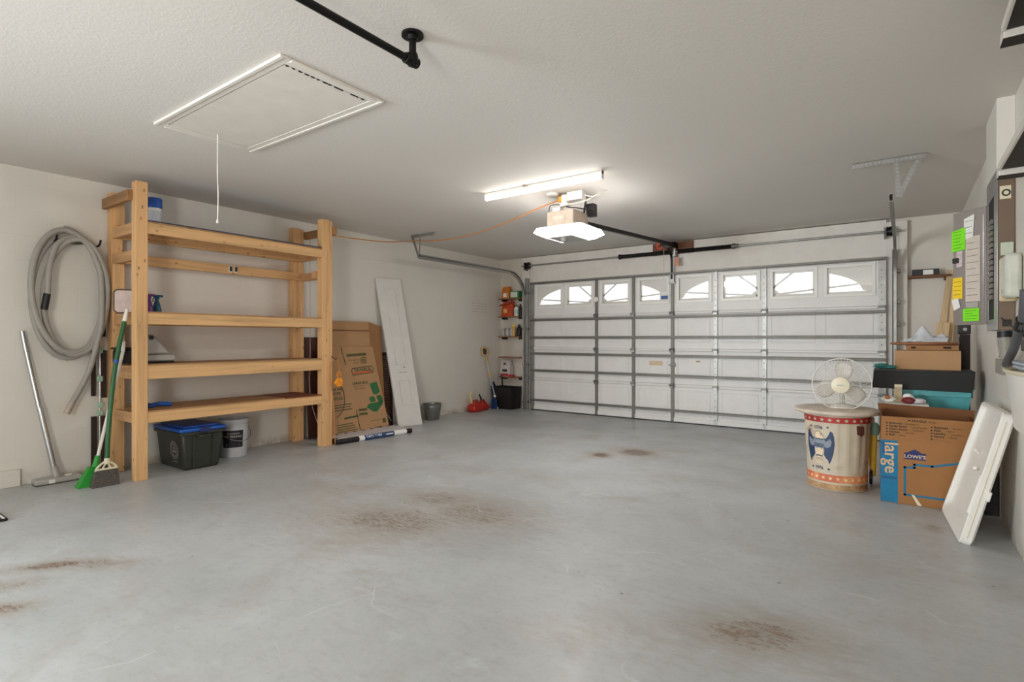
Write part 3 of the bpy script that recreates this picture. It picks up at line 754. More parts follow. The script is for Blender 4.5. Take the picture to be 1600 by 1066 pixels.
part('brush_strip', MB().box(-5.715, -5.605, 1.30, 1.595, 0, .007), BRISTLE, fh)

# folded slat rack with rod
FR = thing('slatted_rack', 'folded dark slatted rack with silver rod and pale green clips on the wall', 'rack', (-5.76, 1.765, 0))
for y0_, y1_, z0_, z1_ in ((1.71, 1.742, .68, 1.08), (1.785, 1.82, .66, 1.08), (1.71, 1.75, .02, .50), (1.785, 1.82, .02, .50)):
    part('slat_panel', MB().box(-5.775, -5.755, y0_, y1_, z0_, z1_), MAROON, FR, .002)
part('rod', MB().cyl((-5.748, 1.765, 0), (-5.748, 1.772, 1.36), .006, 10), CHROME, FR)
for z in (.53, .60, .83, 1.08):
    part('clip', MB().box(-5.756, -5.735, 1.745, 1.79, z-.025, z+.025), MINT, FR, .006)
part('grip', MB().cyl((-5.745, 1.795, 1.20), (-5.745, 1.80, 1.50), .016, 12), BLACKP, FR)

# brooms
def broom(name, label, foot, top, handle_mats, head_mat, br_mat, w0, w1, L, frame=None, sweepdir=(0, 0)):
    foot = Vector(foot); top = Vector(top); d = (top-foot).normalized()
    T = thing(name, label, 'broom', (foot.x, foot.y, 0))
    return T, foot, top, d
T, f, t_, d = broom('broom', 'broom with bright green splayed bristles and white pole leaning on shelf post', (-5.30, 1.565, .0), (-5.305, 1.80, 1.22), None, None, None, 0, 0, 0)
part('handle', MB().cyl((-5.31, 1.618, .215), (-5.31, 1.80, 1.10), .0125, 14), WIRE_W, T)
part('handle_tip', MB().tube([(-5.31, 1.795, 1.08), (-5.31, 1.80, 1.16)], .015, 12), WHITEP, T)
part('socket', MB().tube([(-5.31, 1.62, .235), (-5.308, 1.603, .15), (-5.306, 1.595, .12)], .018, 12, r2=.03), GREEN_P, T)
br = MB()
def bristle_block(mb, y0, y1, zt, Y0b, Y1b, x, tt, tb, n=18):
    for k in range(n):
        u = (k+.5)/n; a = y0+(y1-y0)*u; b = Y0b+(Y1b-Y0b)*u; wq = (y1-y0)/n*.62; wb = (Y1b-Y0b)/n*.48
        for s_ in (-1, 1):
            mb.hexa([(x+s_*tb*.5-tb*.45, b-wb, 0.001+random.uniform(0, .006)), (x+s_*tb*.5+tb*.45, b-wb, 0.001), (x+s_*tb*.5+tb*.45, b+wb, .001), (x+s_*tb*.5-tb*.45, b+wb, .001)],
                    [(x+s_*tt*.5-tt*.45, a-wq, zt), (x+s_*tt*.5+tt*.45, a-wq, zt), (x+s_*tt*.5+tt*.45, a+wq, zt), (x+s_*tt*.5-tt*.45, a+wq, zt)])
bristle_block(br, 1.555, 1.632, .15, 1.475, 1.585, -5.305, .03, .045)
part('bristles', br, GREEN_P, T, smooth=False)['kind'] = 'stuff'
T = thing('broom', 'broom with grey-black bristles, cream frame and dark green pole by the shelf post', 'broom', (-5.22, 1.65, 0))
part('handle', MB().tube(smooth_path([(-5.215, 1.652, .20), (-5.22, 1.668, .50), (-5.25, 1.72, .95), (-5.275, 1.795, 1.33)]), .0175, 14), DKGREEN, T)
part('handle_band', MB().cyl((-5.252, 1.726, .985), (-5.254, 1.731, 1.01), .0185, 14), BLUE_P, T)
part('handle_tip', MB().tube([(-5.275, 1.794, 1.325), (-5.283, 1.815, 1.43)], .018, 12, r2=.012), WHITEP, T)
part('head_frame', MB().tube(smooth_path([(-5.215, 1.578, .135), (-5.215, 1.60, .165), (-5.215, 1.65, .195), (-5.215, 1.70, .165), (-5.215, 1.718, .135)]), .009, 10)
     .tube([(-5.215, 1.572, .132), (-5.215, 1.724, .132)], .011, 10).tube([(-5.215, 1.62, .135), (-5.215, 1.65, .19)], .007, 8).tube([(-5.215, 1.68, .135), (-5.215, 1.652, .19)], .007, 8)
     .cyl((-5.215, 1.651, .175), (-5.216, 1.653, .22), .02, 12), CREAM, T)
br = MB(); bristle_block(br, 1.575, 1.722, .128, 1.545, 1.73, -5.215, .025, .04, 24)
part('bristles', br, BRISTLE, T, smooth=False)['kind'] = 'stuff'

# ---------------------------------------------------------------- wooden shelving unit
SH = thing('shelving_unit', 'tall home-built pine shelving unit standing against the left wall', 'shelf', (-5.47, 2.78, 0))
PT = 2.495
def post(x0, x1, y0, y1, z1=PT): return part('post', MB().box(x0, x1, y0, y1, 0, z1), PINE_Z, SH, .004)
post(-5.24, -5.15, 1.832, 1.922)
post(-5.24, -5.15, 3.61, 3.70); part('post_plank', MB().box(-5.24, -5.152, 3.701, 3.739, 0, PT-.01), PINE_Z, SH, .004)
post(-5.775, -5.685, 1.832, 1.922, 2.48)
part('post_plank', MB().box(-5.684, -5.646, 1.832, 1.922, 0, 1.845), PINE_Z, SH, .003)
post(-5.775, -5.685, 3.60, 3.69, 2.46); part('post_plank', MB().box(-5.775, -5.69, 3.691, 3.739, 0, 2.45), PINE_Z, SH, .003)
RX0, RX1 = -5.684, -5.645
for zb, zt in ((2.07, 2.16), (1.305, 1.40), (.842, .955), (.473, .562)):
    part('front_rail', MB().box(-5.195, -5.155, 1.923, 3.609, zb, zt), PINE_Y, SH, .003)
    part('back_rail', MB().box(RX0, RX1, 1.925 if zb < 1.9 else 1.84, 3.66, zb, zt), PINE_Y, SH, .003)
    for y in (1.84, 3.655): part('side_rail', MB().box(-5.684 if y > 2 else -5.645, -5.241, y, y+.035, zb, zt), PINE_X, SH, .003)
part('shelf_board', MB().box(-5.684, -5.155, 1.923, 3.609, 2.161, 2.172), OSB, SH)
part('shelf_liner', MB().box(-5.65, -5.150, 1.925, 3.605, 2.1725, 2.182), LINER, SH)
for z in (1.401, .956): part('shelf_board', MB().box(-5.684, -5.155, 1.923, 3.609, z, z+.011), OSB, SH)
part('shelf_board', MB().box(-5.684, -5.155, 1.923, 3.17, .563, .574), OSB, SH)
part('shelf_board', MB().box(-5.684, -5.155, 3.172, 3.609, .563, .574), M('red_brown_board', (128, 66, 48), .6), SH)
part('wall_rail', MB().box(-5.684, -5.645, 1.925, 3.66, 1.855, 1.945), PINE_Y, SH, .003)
part('side_rail', MB().box(-5.644, -5.241, 3.66, 3.70, 1.845, 1.93), PINE_X, SH, .003)
part('side_rail', MB().box(-5.69, -5.241, 1.84, 1.88, 1.845, 1.93), PINE_X, SH, .003)
part('rail_block', MB().box(-5.30, -5.241, 3.575, 3.655, 1.85, 1.93), PINE_X, SH, .003)
part('side_board', MB().box(-5.684, -5.66, 1.86, 1.93, 2.19, 2.42), PINE_Z, SH, .003)
part('top_rail', MB().box(-5.785, -5.215, 1.793, 1.831, 2.335, 2.425), PINE_DK, SH, .005)
part('top_rail', MB().box(-5.70, -5.12, 3.742, 3.78, 2.345, 2.43), PINE_DK, SH, .005)
for y in (2.86, 2.915):
    part('small_clip', MB().box(RX1+.001, RX1+.006, y-.018, y+.018, 1.87, 1.935), WHITEP, SH, .002,
         extra=[(MB().box(RX1+.006, RX1+.022, y-.008, y+.008, 1.88, 1.93), BLACKM)])

# things on the shelves
SU = lambda x, y, z: (x, y, z)
TBX = thing('plastic_tub', 'white plastic tub with blue lid on the topmost shelf', 'tub', (-5.40, 2.065, 2.183))
part('body', MB().lathe([(.052, 0), (.056, .01), (.056, .16), (.052, .165)], (-5.40, 2.065, 2.183), 30), WHITEP, TBX)
part('lid', MB().lathe([(.058, .155), (.06, .16), (.06, .235), (.056, .245)], (-5.40, 2.065, 2.183), 30), BLUE_P, TBX)
part('paper_label', MB().lathe([(.0567, .03), (.0567, .13)], (-5.40, 2.065, 2.183), 30, cap=False), M('tub_label', (214, 216, 226), .5, 0, .1, 30), TBX)

def spray(x, y, z, matb, label):
    T = thing('spray_bottle', label, 'spray bottle', (x, y, z), 'spray bottles on the shelf')
    part('bottle', MB().lathe([(.030, 0), (.036, .006), (.037, .03), (.03, .065), (.017, .11), (.014, .125)], (x, y, z), 22), matb, T)
    part('trigger_head', MB().box(x-.012, x+.012, y-.035, y+.05, z+.145, z+.165).box(x-.012, x+.012, y-.018, y+.02, z+.125, z+.146), matb, T, .006)
    part('trigger', MB().tube([(x, y-.02, z+.145), (x, y-.032, z+.12), (x, y-.028, z+.10)], .005, 8), matb, T)
    return T
spray(-5.44, 2.10, 1.4125, PEACOCK, 'dark teal blue spray bottle on the shelf')
spray(-5.40, 2.02, 1.4125, PURPLE_P, 'purple spray bottle half hidden behind the front post')

PL = thing('plastic_tray', 'pale pink square tray standing upright behind the front left post', 'tray', (-5.60, 1.90, 1.412))
def rrect(w_, h_, r, n=6):
    out = []
    for cx, cy, a0 in ((w_/2-r, h_/2-r, 0), (-w_/2+r, h_/2-r, PI/2), (-w_/2+r, -h_/2+r, PI), (w_/2-r, -h_/2+r, 1.5*PI)):
        out += [(cx+r*math.cos(a0+PI/2*k/n), cy+r*math.sin(a0+PI/2*k/n)) for k in range(n+1)]
    return out
fn = plane_fn((-5.60, 1.935, 1.5145), (.35, .94, 0), (0, 0, 1))
part('pan', MB().prism(rrect(.20, .195, .03), fn, .012), PINKPLATE, PL, .004)
part('rim', MB().tube([fn(u, v, .006) for u, v in rrect(.21, .205, .035)]+[fn(*rrect(.21, .205, .035)[0], .006)], .006, 8), M('tray_rim', (84, 70, 62), .4), PL)

GM = thing('floor_cleaner', 'grey plastic appliance with a black base on the third shelf down', 'appliance', (-5.46, 2.02, .967))
zz = .9675
part('base', MB().box(-5.58, -5.36, 1.84, 2.215, zz, zz+.018), BLACKP, GM, .006)
bd = MB().hexa([(-5.58, 1.93, zz+.018), (-5.36, 1.93, zz+.018), (-5.36, 2.225, zz+.018), (-5.58, 2.225, zz+.018)], [(-5.57, 1.93, zz+.075), (-5.37, 1.93, zz+.075), (-5.37, 2.222, zz+.075), (-5.57, 2.222, zz+.075)])
part('lower_body', bd, GREYP, GM, .01)
part('upper_body', MB().hexa([(-5.565, 1.93, zz+.076), (-5.38, 1.93, zz+.076), (-5.38, 2.19, zz+.082), (-5.565, 2.19, zz+.082)], [(-5.53, 1.94, zz+.26), (-5.42, 1.94, zz+.26), (-5.42, 2.08, zz+.25), (-5.53, 2.08, zz+.25)]), GREYP, GM, .02)
part('knob', MB().cyl((-5.42, 2.045, zz+.225), (-5.40, 2.045, zz+.225), .018, 14), BLACKP, GM)
part('water_tank', MB().box(-5.56, -5.37, 1.80, 1.925, zz+.001, zz+.12), BLACKP, GM, .012)
part('tank_lid', MB().box(-5.57, -5.36, 1.785, 1.93, zz+.122, zz+.14), BLACKP, GM, .008)

DP = thing('scrub_brush', 'blue plastic brush lying on the lowest shelf', 'brush', (-5.40, 2.07, .575))
part('head', MB().box(-5.46, -5.36, 1.96, 2.06, .5755, .605), BLUE_P, DP, .012)
part('handle', MB().tube(smooth_path([(-5.41, 2.05, .592), (-5.405, 2.10, .60), (-5.40, 2.16, .596), (-5.395, 2.20, .588)]), .019, 12), BLUE_P, DP)
part('dark_pad', MB().box(-5.47, -5.35, 1.94, 2.03, .606, .614), NAVYINK, DP, .004)

# green tote with blue lid
TT = thing('storage_tote', 'dark green storage tote with blue lid under the pine shelves', 'storage tote', (-5.42, 2.37, 0))
x0, x1, y0, y1 = -5.72, -5.185, 2.20, 2.565
tb = MB().hexa([(x0+.02, y0+.03, .002), (x1-.02, y0+.03, .002), (x1-.02, y1-.03, .002), (x0+.02, y1-.03, .002)], [(x0, y0, .33), (x1, y0, .33), (x1, y1, .33), (x0, y1, .33)])
part('tub', tb, TOTE_G, TT, .02)
part('rim', MB().box(x0-.015, x1+.015, y0-.015, y1+.015, .315, .345), TOTE_G, TT, .008)
for y in (2.30, 2.47): part('rib', MB().beam((x1-.014, y, .02), (x1+.004, y, .31), .02, .012, (0, 1, 0)), TOTE_G, TT)
lid = part('lid', MB().box(x0-.02, x1+.02, y0-.02, y1+.02, .346, .378), BLUE_P, TT, .012)
part('lid_top', MB().box(x0+.03, x1-.03, y0+.03, y1-.03, .379, .392), BLUE_P, lid, .006)
part('handle', MB().tube([(x1+.012, 2.33, .31), (x1+.035, 2.335, .305), (x1+.035, 2.43, .305), (x1+.012, 2.435, .31)], .009, 8), TOTE_G, TT)
part('latch', MB().box(x1+.02, x1+.032, 2.345, 2.43, .335, .385), NAVYINK, lid, .004)
fn = plane_fn((-5.36, y0+.0135, .175), (1, 0, 0), (0, -0.091, 1))
em = MB()
ring = [(math.cos(2*PI*k/40), math.sin(2*PI*k/40)) for k in range(40)]
for R0, R1 in ((.082, .078), (.055, .050)):
    for k in range(40):
        a, b = ring[k], ring[(k+1) % 40]
        em.add([fn(a[0]*R0, a[1]*R0, .003), fn(b[0]*R0, b[1]*R0, .003), fn(b[0]*R1, b[1]*R1, .003), fn(a[0]*R1, a[1]*R1, .003)], [(0, 1, 2, 3)])
for k in range(20):
    a = 2*PI*k/20; strokes(em, fn, [(math.cos(a)*.062, math.sin(a)*.062), (math.cos(a)*.072, math.sin(a)*.072)], .008, .003)
for a in (PI/2, PI/2+2*PI/3, PI/2+4*PI/3):
    c_, s_ = math.cos(a), math.sin(a)
    poly(em, fn, [(c_*.04, s_*.04), (c_*.012-s_*.02, s_*.012+c_*.02), (c_*.012+s_*.02, s_*.012-c_*.02)], .003)
strokes(em, fn, [(-.05, -.105), (.05, -.105)], .006, .003)
part('round_emblem', em, M('faded_white_ink', (150, 148, 138), .7), TT, smooth=False)

# white bucket with black label
BK = thing('bucket', 'white plastic bucket with black label and wire handle behind the tote', 'bucket', (-5.52, 2.83, 0))
c0 = (-5.52, 2.83, 0)
part('pail', MB().lathe([(.118, .0), (.122, .005), (.138, .30), (.145, .305), (.145, .33), (.140, .332), (.143, .345), (.143, .375), (.134, .375), (.12, .02), (.0, .015)], c0, 40, cap=False), M('bucket_white', (196, 196, 200), .4, 0, .06), BK)
lb = MB(); n = 16; a0, a1 = -1.25, .20
for k in range(n):
    a, b = a0+(a1-a0)*k/n, a0+(a1-a0)*(k+1)/n
    P = lambda q, z: (c0[0]+(.1235+.0533*z)*math.cos(q), c0[1]+(.1235+.0533*z)*math.sin(q), z)
    lb.add([P(a, .10), P(b, .10), P(b, .27), P(a, .27)], [(0, 1, 2, 3)])
cylf = lambda u, v, w=0: (c0[0]+(.1265+.0533*v+w)*math.cos(-.5+u/.135), c0[1]+(.1265+.0533*v+w)*math.sin(-.5+u/.135), v)
tx = MB(); put_text(tx, cylf, 'all-purpose', 0, .235, .026, 'CENTER', .02, lift=0); put_text(tx, cylf, 'WORKING', 0, .20, .032, 'CENTER', .02, lift=0); strokes(tx, cylf, [(-.06, .125), (.06, .125)], .008, 0)
part('black_label', lb, BLACKINK, BK, extra=[(tx, GREYP)])
part('wire_handle', MB().tube(smooth_path([(c0[0]-.07, c0[1]-.125, .29), (c0[0]+.10, c0[1]-.13, .21), (c0[0]+.165, c0[1]+.0, .165), (c0[0]+.12, c0[1]+.11, .20), (c0[0]+.02, c0[1]+.145, .29)]), .004, 8), CHROME, BK)

# orange cord along the ceiling + loop with tap on the post
OC = thing('extension_cord', 'orange extension cord running from the shelf over the track hanger to the opener', 'extension cord', (-4.0, 4.2, 2.5))
part('cable', MB().tube(smooth_path([(-5.30, 3.80, 2.36), (-5.16, 3.80, 2.335), (-5.15, 4.1, 2.345), (-5.2, 4.6, 2.39), (-5.285, 5.125, 2.49), (-5.0, 5.08, 2.45), (-4.5, 4.98, 2.41), (-4.0, 4.86, 2.405), (-3.5, 4.72, 2.43), (-3.0, 4.56, 2.475), (-2.72, 4.50, 2.505), (-2.66, 4.50, 2.51)], 8), .0065, 8), ORANGECORD, OC)
part('plug', MB().box(-2.68, -2.588, 4.475, 4.53, 2.485, 2.545), ORANGEP, OC, .01)
OT = thing('extension_cord', 'orange extension cord with yellow outlet tap hanging on the shelf post hook', 'extension cord', (-5.10, 3.76, .70))
part('cable', MB().tube(smooth_path([(-5.11, 3.745, .02), (-5.11, 3.735, .30), (-5.11, 3.715, .55), (-5.115, 3.68, .76), (-5.115, 3.69, .90), (-5.115, 3.745, .955), (-5.115, 3.80, .90), (-5.11, 3.80, .76)]), .0055, 8), ORANGECORD, OT)
fn = plane_fn((-5.105, 3.775, .70), (0, 1, 0), (0, 0, 1))
part('outlet_tap', MB().prism([(-.055, -.005), (-.02, .045), (.035, .05), (.05, .02), (.045, -.045), (-.01, -.05)], fn, .03), ORANGEP, OT, .008)
part('black_lead', MB().tube(smooth_path([(-5.09, 3.80, .66), (-5.085, 3.84, .58), (-5.08, 3.845, .45), (-5.085, 3.81, .36), (-5.09, 3.75, .31)]), .0045, 8), WIRE_B, OT)
part('hook', MB().tube(smooth_path([(-5.15, 3.728, .985), (-5.12, 3.735, .97), (-5.10, 3.745, .955), (-5.09, 3.75, .975)]), .004, 8), BLACKM, OT)
part('yellow_ring', MB().tube(smooth_path([(-5.1, 3.775, .745), (-5.1, 3.765, .80), (-5.1, 3.80, .815), (-5.1, 3.815, .77)]), .005, 8), ORANGEP, OT)
tag(part('hanging_cable', MB().tube(smooth_path([(-5.60, 3.76, 2.34), (-5.60, 3.76, 1.6), (-5.605, 3.765, .9), (-5.62, 3.765, .70), (-5.59, 3.77, .45), (-5.52, 3.81, .20), (-5.46, 3.86, .05)], 8), .004, 8), M('pink_grey_cable', (178, 156, 146), .5)), 'thin pale cable hanging behind the shelf down to the floor', 'cable')

# ---------------------------------------------------------------- leaning sheets
def leaning_panel(name, yb0, yb1, xb, yt0, yt1, xt, zt, thick):
    return MB().hexa([(xb, yb0, 0.002), (xb, yb1, 0.002), (xb-thick, yb1, .004), (xb-thick, yb0, .004)], [(xt, yt0, zt), (xt, yt1, zt), (xt-thick, yt1, zt+.002), (xt-thick, yt0, zt+.002)])
DRB = thing('dark_board', 'dark red-brown board leaning on the wall behind the boxes', 'board', (-5.72, 3.95, 0))
part('sheet', leaning_panel('b', 3.80, 4.10, -5.68, 3.80, 4.10, -5.755, 1.20, .018), DARKRED, DRB, .003)
BB = thing('flattened_cardboard_box', 'tall plain brown flattened cardboard box leaning on the wall, behind the printed one', 'cardboard box', (-5.6, 4.4, 0))
part('front_panel', leaning_panel('b', 3.86, 4.69, -5.52, 3.98, 4.69, -5.70, 1.405, .012), CARD, BB, .002)
part('side_panel', MB().hexa([(-5.52, 4.69, .002), (-5.56, 4.87, .002), (-5.572, 4.87, .002), (-5.532, 4.69, .002)], [(-5.70, 4.69, 1.405), (-5.735, 4.93, 1.35), (-5.747, 4.93, 1.35), (-5.712, 4.69, 1.405)]), CARD2, BB, .002)
part('fold_line', MB().beam((-5.676, 4.0, 1.29), (-5.676, 4.69, 1.288), .004, .010), CARD_IN, BB)
LV = thing('louvered_shutter', 'dark louvered shutter standing between the cardboard and the white door', 'shutter', (-5.66, 4.95, 0))
lean = lambda y, z, w=0: (-5.60-.12*z+w, y, z)
part('frame', MB().hexa([lean(4.80, .002), lean(4.84, .002), lean(4.84, .002, -.03), lean(4.80, .002, -.03)], [lean(4.90, 1.0), lean(4.93, 1.0), lean(4.93, 1.0, -.03), lean(4.90, 1.0, -.03)])
     .hexa([lean(5.0, .002), lean(5.03, .002), lean(5.03, .002, -.03), lean(5.0, .002, -.03)], [lean(5.08, 1.0), lean(5.11, 1.0), lean(5.11, 1.0, -.03), lean(5.08, 1.0, -.03)])
     .beam(lean(4.90, .985, -.015), lean(5.11, .985, -.015), .03, .03).beam(lean(4.80, .02, -.015), lean(5.03, .02, -.015), .03, .03), MAROON, LV, .002)
lv = MB()
for k in range(34):
    z = .05+k*.0275; lv.beam(lean(4.83+.1*z, z, -.018), lean(5.0+.08*z, z, -.018), .03, .006, (.6, 0, 1))
part('louvers', lv, M('brown_louver', (92, 56, 40), .5), LV)
part('tilt_rod', MB().beam(lean(4.85, .28, .004), lean(5.0, .08, .004), .006, .012), GREYP, LV)
# printed box sheet
UB = thing('flattened_cardboard_box', 'flattened moving box with green printing leaning on the larger sheet', 'cardboard box', (-5.5, 4.3, 0))
B0 = Vector((-5.40, 3.85, .03)); TL = Vector((-5.64, 3.90, 1.083))
up = Vector((TL.x-B0.x, .0, TL.z-B0.z)).normalized()
fn = plane_fn((-5.40, 3.87, .03), (0, 1, 0), up)   # u along the wall, v up the sheet
Hs = (TL-B0).length; Ws = .90
sheet = MB().prism([(-.02, 0), (.92, 0), (.84, Hs), (.02, Hs)], fn, -.010)
part('sheet', sheet, CARD, UB, .002)
def V(z): return (z-.03)/ (1.083-.03)*Hs
slot = MB()
for a, b in (((.35, V(1.07)), (.357, V(.99))), ((.362, V(.97)), (.38, V(.87))), ((.46, V(.01+.03)), (.44, V(.30)))): strokes(slot, fn, [a, b], .010, .0006)
ink = MB(); red = MB(); ol = MB(); mid = MB()
lg = [(.47, .73), (.78, .75), (.80, .80), (.78, .835), (.47, .81), (.455, .78)]
LGo = [(u, V(z)) for u, z in lg]; strokes(ink, fn, LGo+[LGo[0]], .010)
put_text(ink, fn, 'U-HAUL', .50, V(.772), .068, bold=.03, squash=1.1)
strokes(red, fn, [(.49, V(.752)), (.76, V(.766))], .018)
strokes(ol, fn, [(.43, V(.975)), (.70, V(.985))], .034)
put_text(ol, fn, 'FRAGILE FRAGILE', .435, V(.905), .03); put_text(ol, fn, 'HEAVY', .50, V(.87), .028); 
for k in range(4): strokes(ol, fn, [(.62, V(.94-.022*k)), (.70, V(.945-.022*k))], .012)
put_text(ink, fn, 'LARGE BOX', .44, V(.615), .045, bold=.03); put_text(ol, fn, 'GROS CARTON', .45, V(.58), .026); put_text(ol, fn, 'CAJA GRANDE', .45, V(.55), .026)
put_text(ink, fn, 'GRANDE', .04, V(1.0), .042, bold=.03); put_text(ink, fn, 'LARGE', .05, V(.945), .042, bold=.03)
# lamp, sofa and table motif
poly(mid, fn, [(.70, V(.61)), (.82, V(.63)), (.85, V(.50)), (.80, V(.47)), (.735, V(.475))])
poly(mid, fn, [(.60, V(.325)), (.65, V(.365)), (.80, V(.375)), (.85, V(.40)), (.86, V(.34)), (.76, V(.255)), (.70, V(.26))])
poly(mid, fn, [(.66, V(.42)), (.67, V(.445)), (.74, V(.45)), (.765, V(.385)), (.68, V(.375))])
poly(mid, fn, [(.78, V(.44)), (.82, V(.46)), (.865, V(.45)), (.885, V(.37)), (.85, V(.33)), (.81, V(.36))])
strokes(mid, fn, [(.78, V(.47)), (.785, V(.43))], .006)
put_text(ol, fn, 'NE PAS', .13, V(.56), .05, bold=.03); put_text(ol, fn, 'JETER', .13, V(.505), .05, bold=.03); put_text(ol, fn, 'REUSE', .13, V(.45), .05, bold=.03)
for k, w_ in enumerate((.24, .22, .24)): strokes(ol, fn, [(.14, V(.385-.03*k)), (.14+w_, V(.39-.03*k))], .012)
strokes(ink, fn, [(.26, V(.225)), (.45, V(.235))], .022)
for k, w_ in enumerate((.22, .24, .25, .27, .25)): strokes(ol, fn, [(.14, V(.155-.026*k)), (.14+w_, V(.16-.026*k))], .012)
for a in range(2):
    for b in range(2): strokes(ol, fn, [(.49+.06*a, V(.30-.05*b)), (.53+.06*a, V(.30-.05*b))], .03)
poly(ol, fn, [(.82, V(.16)), (.875, V(.165)), (.88, V(.11)), (.825, V(.105))]); strokes(ol, fn, [(.64, V(.15)), (.77, V(.155))], .006)
put_text(ink, fn, 'Recycle', .69, V(.055), .034, bold=.03)
part('slots', slot, DARKGAP, UB, smooth=False); part('green_print', mid, GREENINK, UB, smooth=False); part('dark_print', ink, M('dark_green_ink', (56, 74, 44), .7), UB, smooth=False)
part('olive_print', ol, OLIVEINK, UB, smooth=False); part('orange_bar', red, REDINK, UB, smooth=False)

# white bifold leaf
BD = thing('bifold_door_leaf', 'narrow white panelled door leaf leaning on the left wall', 'door leaf', (-5.55, 5.12, 0))
b0, b1 = Vector((-5.452, 4.995, .004)), Vector((-5.295, 5.305, .004)); t0, t1 = Vector((-5.752, 4.862, 2.0)), Vector((-5.735, 5.285, 2.012))
b1 = Vector((-5.375, 5.36, .004))
rgt = (b1-b0).normalized(); upv = ((t0-b0)).normalized(); nn = rgt.cross(upv).normalized()
fw = (b1-b0).length; fh = (t0-b0).length
def fnD(u, v, w_=0.0):
    s_, q = u/fw, v/fh
    return (b0*(1-s_)+b1*s_)*(1-q)+(t0*(1-s_)+t1*s_)*q+nn*w_
def fbox(mb, fn, u0, u1, v0, v1, w0, w1): return mb.hexa([fn(u0, v0, w0), fn(u1, v0, w0), fn(u1, v1, w0), fn(u0, v1, w0)], [fn(u0, v0, w1), fn(u1, v0, w1), fn(u1, v1, w1), fn(u0, v1, w1)])
part('leaf', fbox(MB(), fnD, 0, fw, 0, fh, -.032, 0), DOORW, BD, .003)
for v0, v1, arch in ((.29, .62, False), (.84, 1.83, True)):
    pts = [(.11, v0), (fw-.11, v0), (fw-.11, v1)]
    if arch: pts += [(fw/2+(fw/2-.11)*math.cos(PI*k/12), v1+.05*math.sin(PI*k/12)) for k in range(1, 12)]
    pts += [(.11, v1), (.11, v0)]
    part('panel_moulding', MB().tube([fnD(u, v, .0) for u, v in pts], .005, 8), DOORW, BD)
strokes(hb := MB(), fnD, [(.13, .73), (fw-.12, .735)], .008, .001); part('scuff', hb, M('scuff_grey', (176, 172, 176), .7), BD)
part('knob', MB().lathe([(.008, -.002), (.02, .006), (.022, .012), (.012, .018)], (0, 0, 0), 14).__class__() .tube([fnD(.22, .80, 0), fnD(.22, .80, .012)], .012, 12), GREYP, BD)

# wrapped rolls on the floor
RP = thing('wrapped_roll', 'grey printed plastic wrapped pack on the floor in front of the flattened boxes', 'wrapped pack', (-5.25, 4.3, 0))
fnr = lambda y, x, z: (x, y, z)
dk = MB()
for k in range(7): y = 3.95+k*.13; dk.box(-5.405, -5.375, y, y+.04, .058, .064)
part('pack', MB().hexa([(-5.16, 3.80, .003), (-5.09, 4.80, .003), (-5.40, 4.86, .003), (-5.42, 3.86, .003)], [(-5.17, 3.80, .055), (-5.10, 4.80, .055), (-5.39, 4.86, .06), (-5.41, 3.86, .06)]), SHRINK, RP, .012, extra=[(dk, MAROON)])
part('dark_end', MB().cyl((-5.195, 3.79, .032), (-5.195, 3.83, .032), .032, 16), BLACKP, RP)
RB = thing('rolled_mat', 'black rolled tube with a blue and white sleeve along the front of the pack', 'roll', (-5.08, 4.25, 0))
ra, rb = Vector((-5.125, 3.77, .0305)), Vector((-5.03, 4.81, .0305))
part('roll', MB().cyl(ra, rb, .030, 20), BLACKP, RB)
L_ = lambda t: ra+(rb-ra)*t
part('white_sleeve', MB().cyl(L_(.27), L_(.92), .0308, 20), PAPER, RB)
dirv = (rb-ra).normalized()
def fns(u, v, w_=0):
    a = -.1+v/.0316; p = L_(.35)+dirv*u; o_ = Vector((math.cos(a), 0, math.sin(a)))*(.0320+w_); return p+Vector((o_.x*1.0, -o_.x*.09, o_.z))
tx = MB(); put_text(tx, fns, 'CarryWrap', .01, .010, .045, bold=.03, lift=0); strokes(tx, fns, [(.29, .012), (.38, .012)], .012, 0)
part('blue_sleeve', MB().cyl(L_(.34), L_(.74), .0314, 20), M('sleeve_blue', (44, 70, 112), .45), RB, extra=[(tx, PAPER)])

# galvanized pail
GP = thing('metal_pail', 'small galvanized metal pail on the floor beside the white leaning door', 'pail', (-5.60, 5.78, 0))
part('pail', MB().lathe([(.095, .002), (.10, .01), (.128, .19), (.130, .20), (.128, .205), (.133, .235), (.137, .24), (.131, .24), (.10, .02), (0, .015)], (-5.60, 5.78, 0), 36, cap=False), GALV, GP)
part('bands', MB().torus((-5.60, 5.78, .155), .1235, .004, 'z', 36, 8).torus((-5.60, 5.78, .168), .1255, .004, 'z', 36, 8), GALV, GP)

# gas cans
def gascan(y, x, s, label, spout_mat, spout):
    T = thing('gas_can', label, 'gas can', (x, y, 0), 'gas cans by the left wall')
    body = MB()
    bb = [(-.09, -.12), (.09, -.12), (.09, .12), (-.09, .12)]
    body.hexa([(x+a*s, y+b*s, .002) for a, b in bb], [(x+a*s*1.0, y+b*s, .115*s) for a, b in bb])
    part('tank', body, RED_P, T, .03)
    part('shoulder', MB().hexa([(x+a*s*.8, y+b*s*.8, .10*s) for a, b in bb], [(x+a*s*.5, y+b*s*.6, .165*s) for a, b in bb]), RED_P, T, .02)
    part('handle', MB().tube(smooth_path([(x, y-.07*s, .14*s), (x, y-.05*s, .185*s), (x, y+.04*s, .19*s), (x, y+.08*s, .14*s)]), .013, 10), RED_P, T)
    part('spout', MB().tube(smooth_path([(a, b, c) for a, b, c in spout]), .016, 10, r2=.010), spout_mat, T)
    return T
g1 = gascan(6.83, -5.66, .95, 'red plastic gas can with tall pale yellow spout', PALEYEL, [(-5.66, 6.75, .14), (-5.66, 6.73, .20), (-5.665, 6.72, .27), (-5.67, 6.70, .31)])
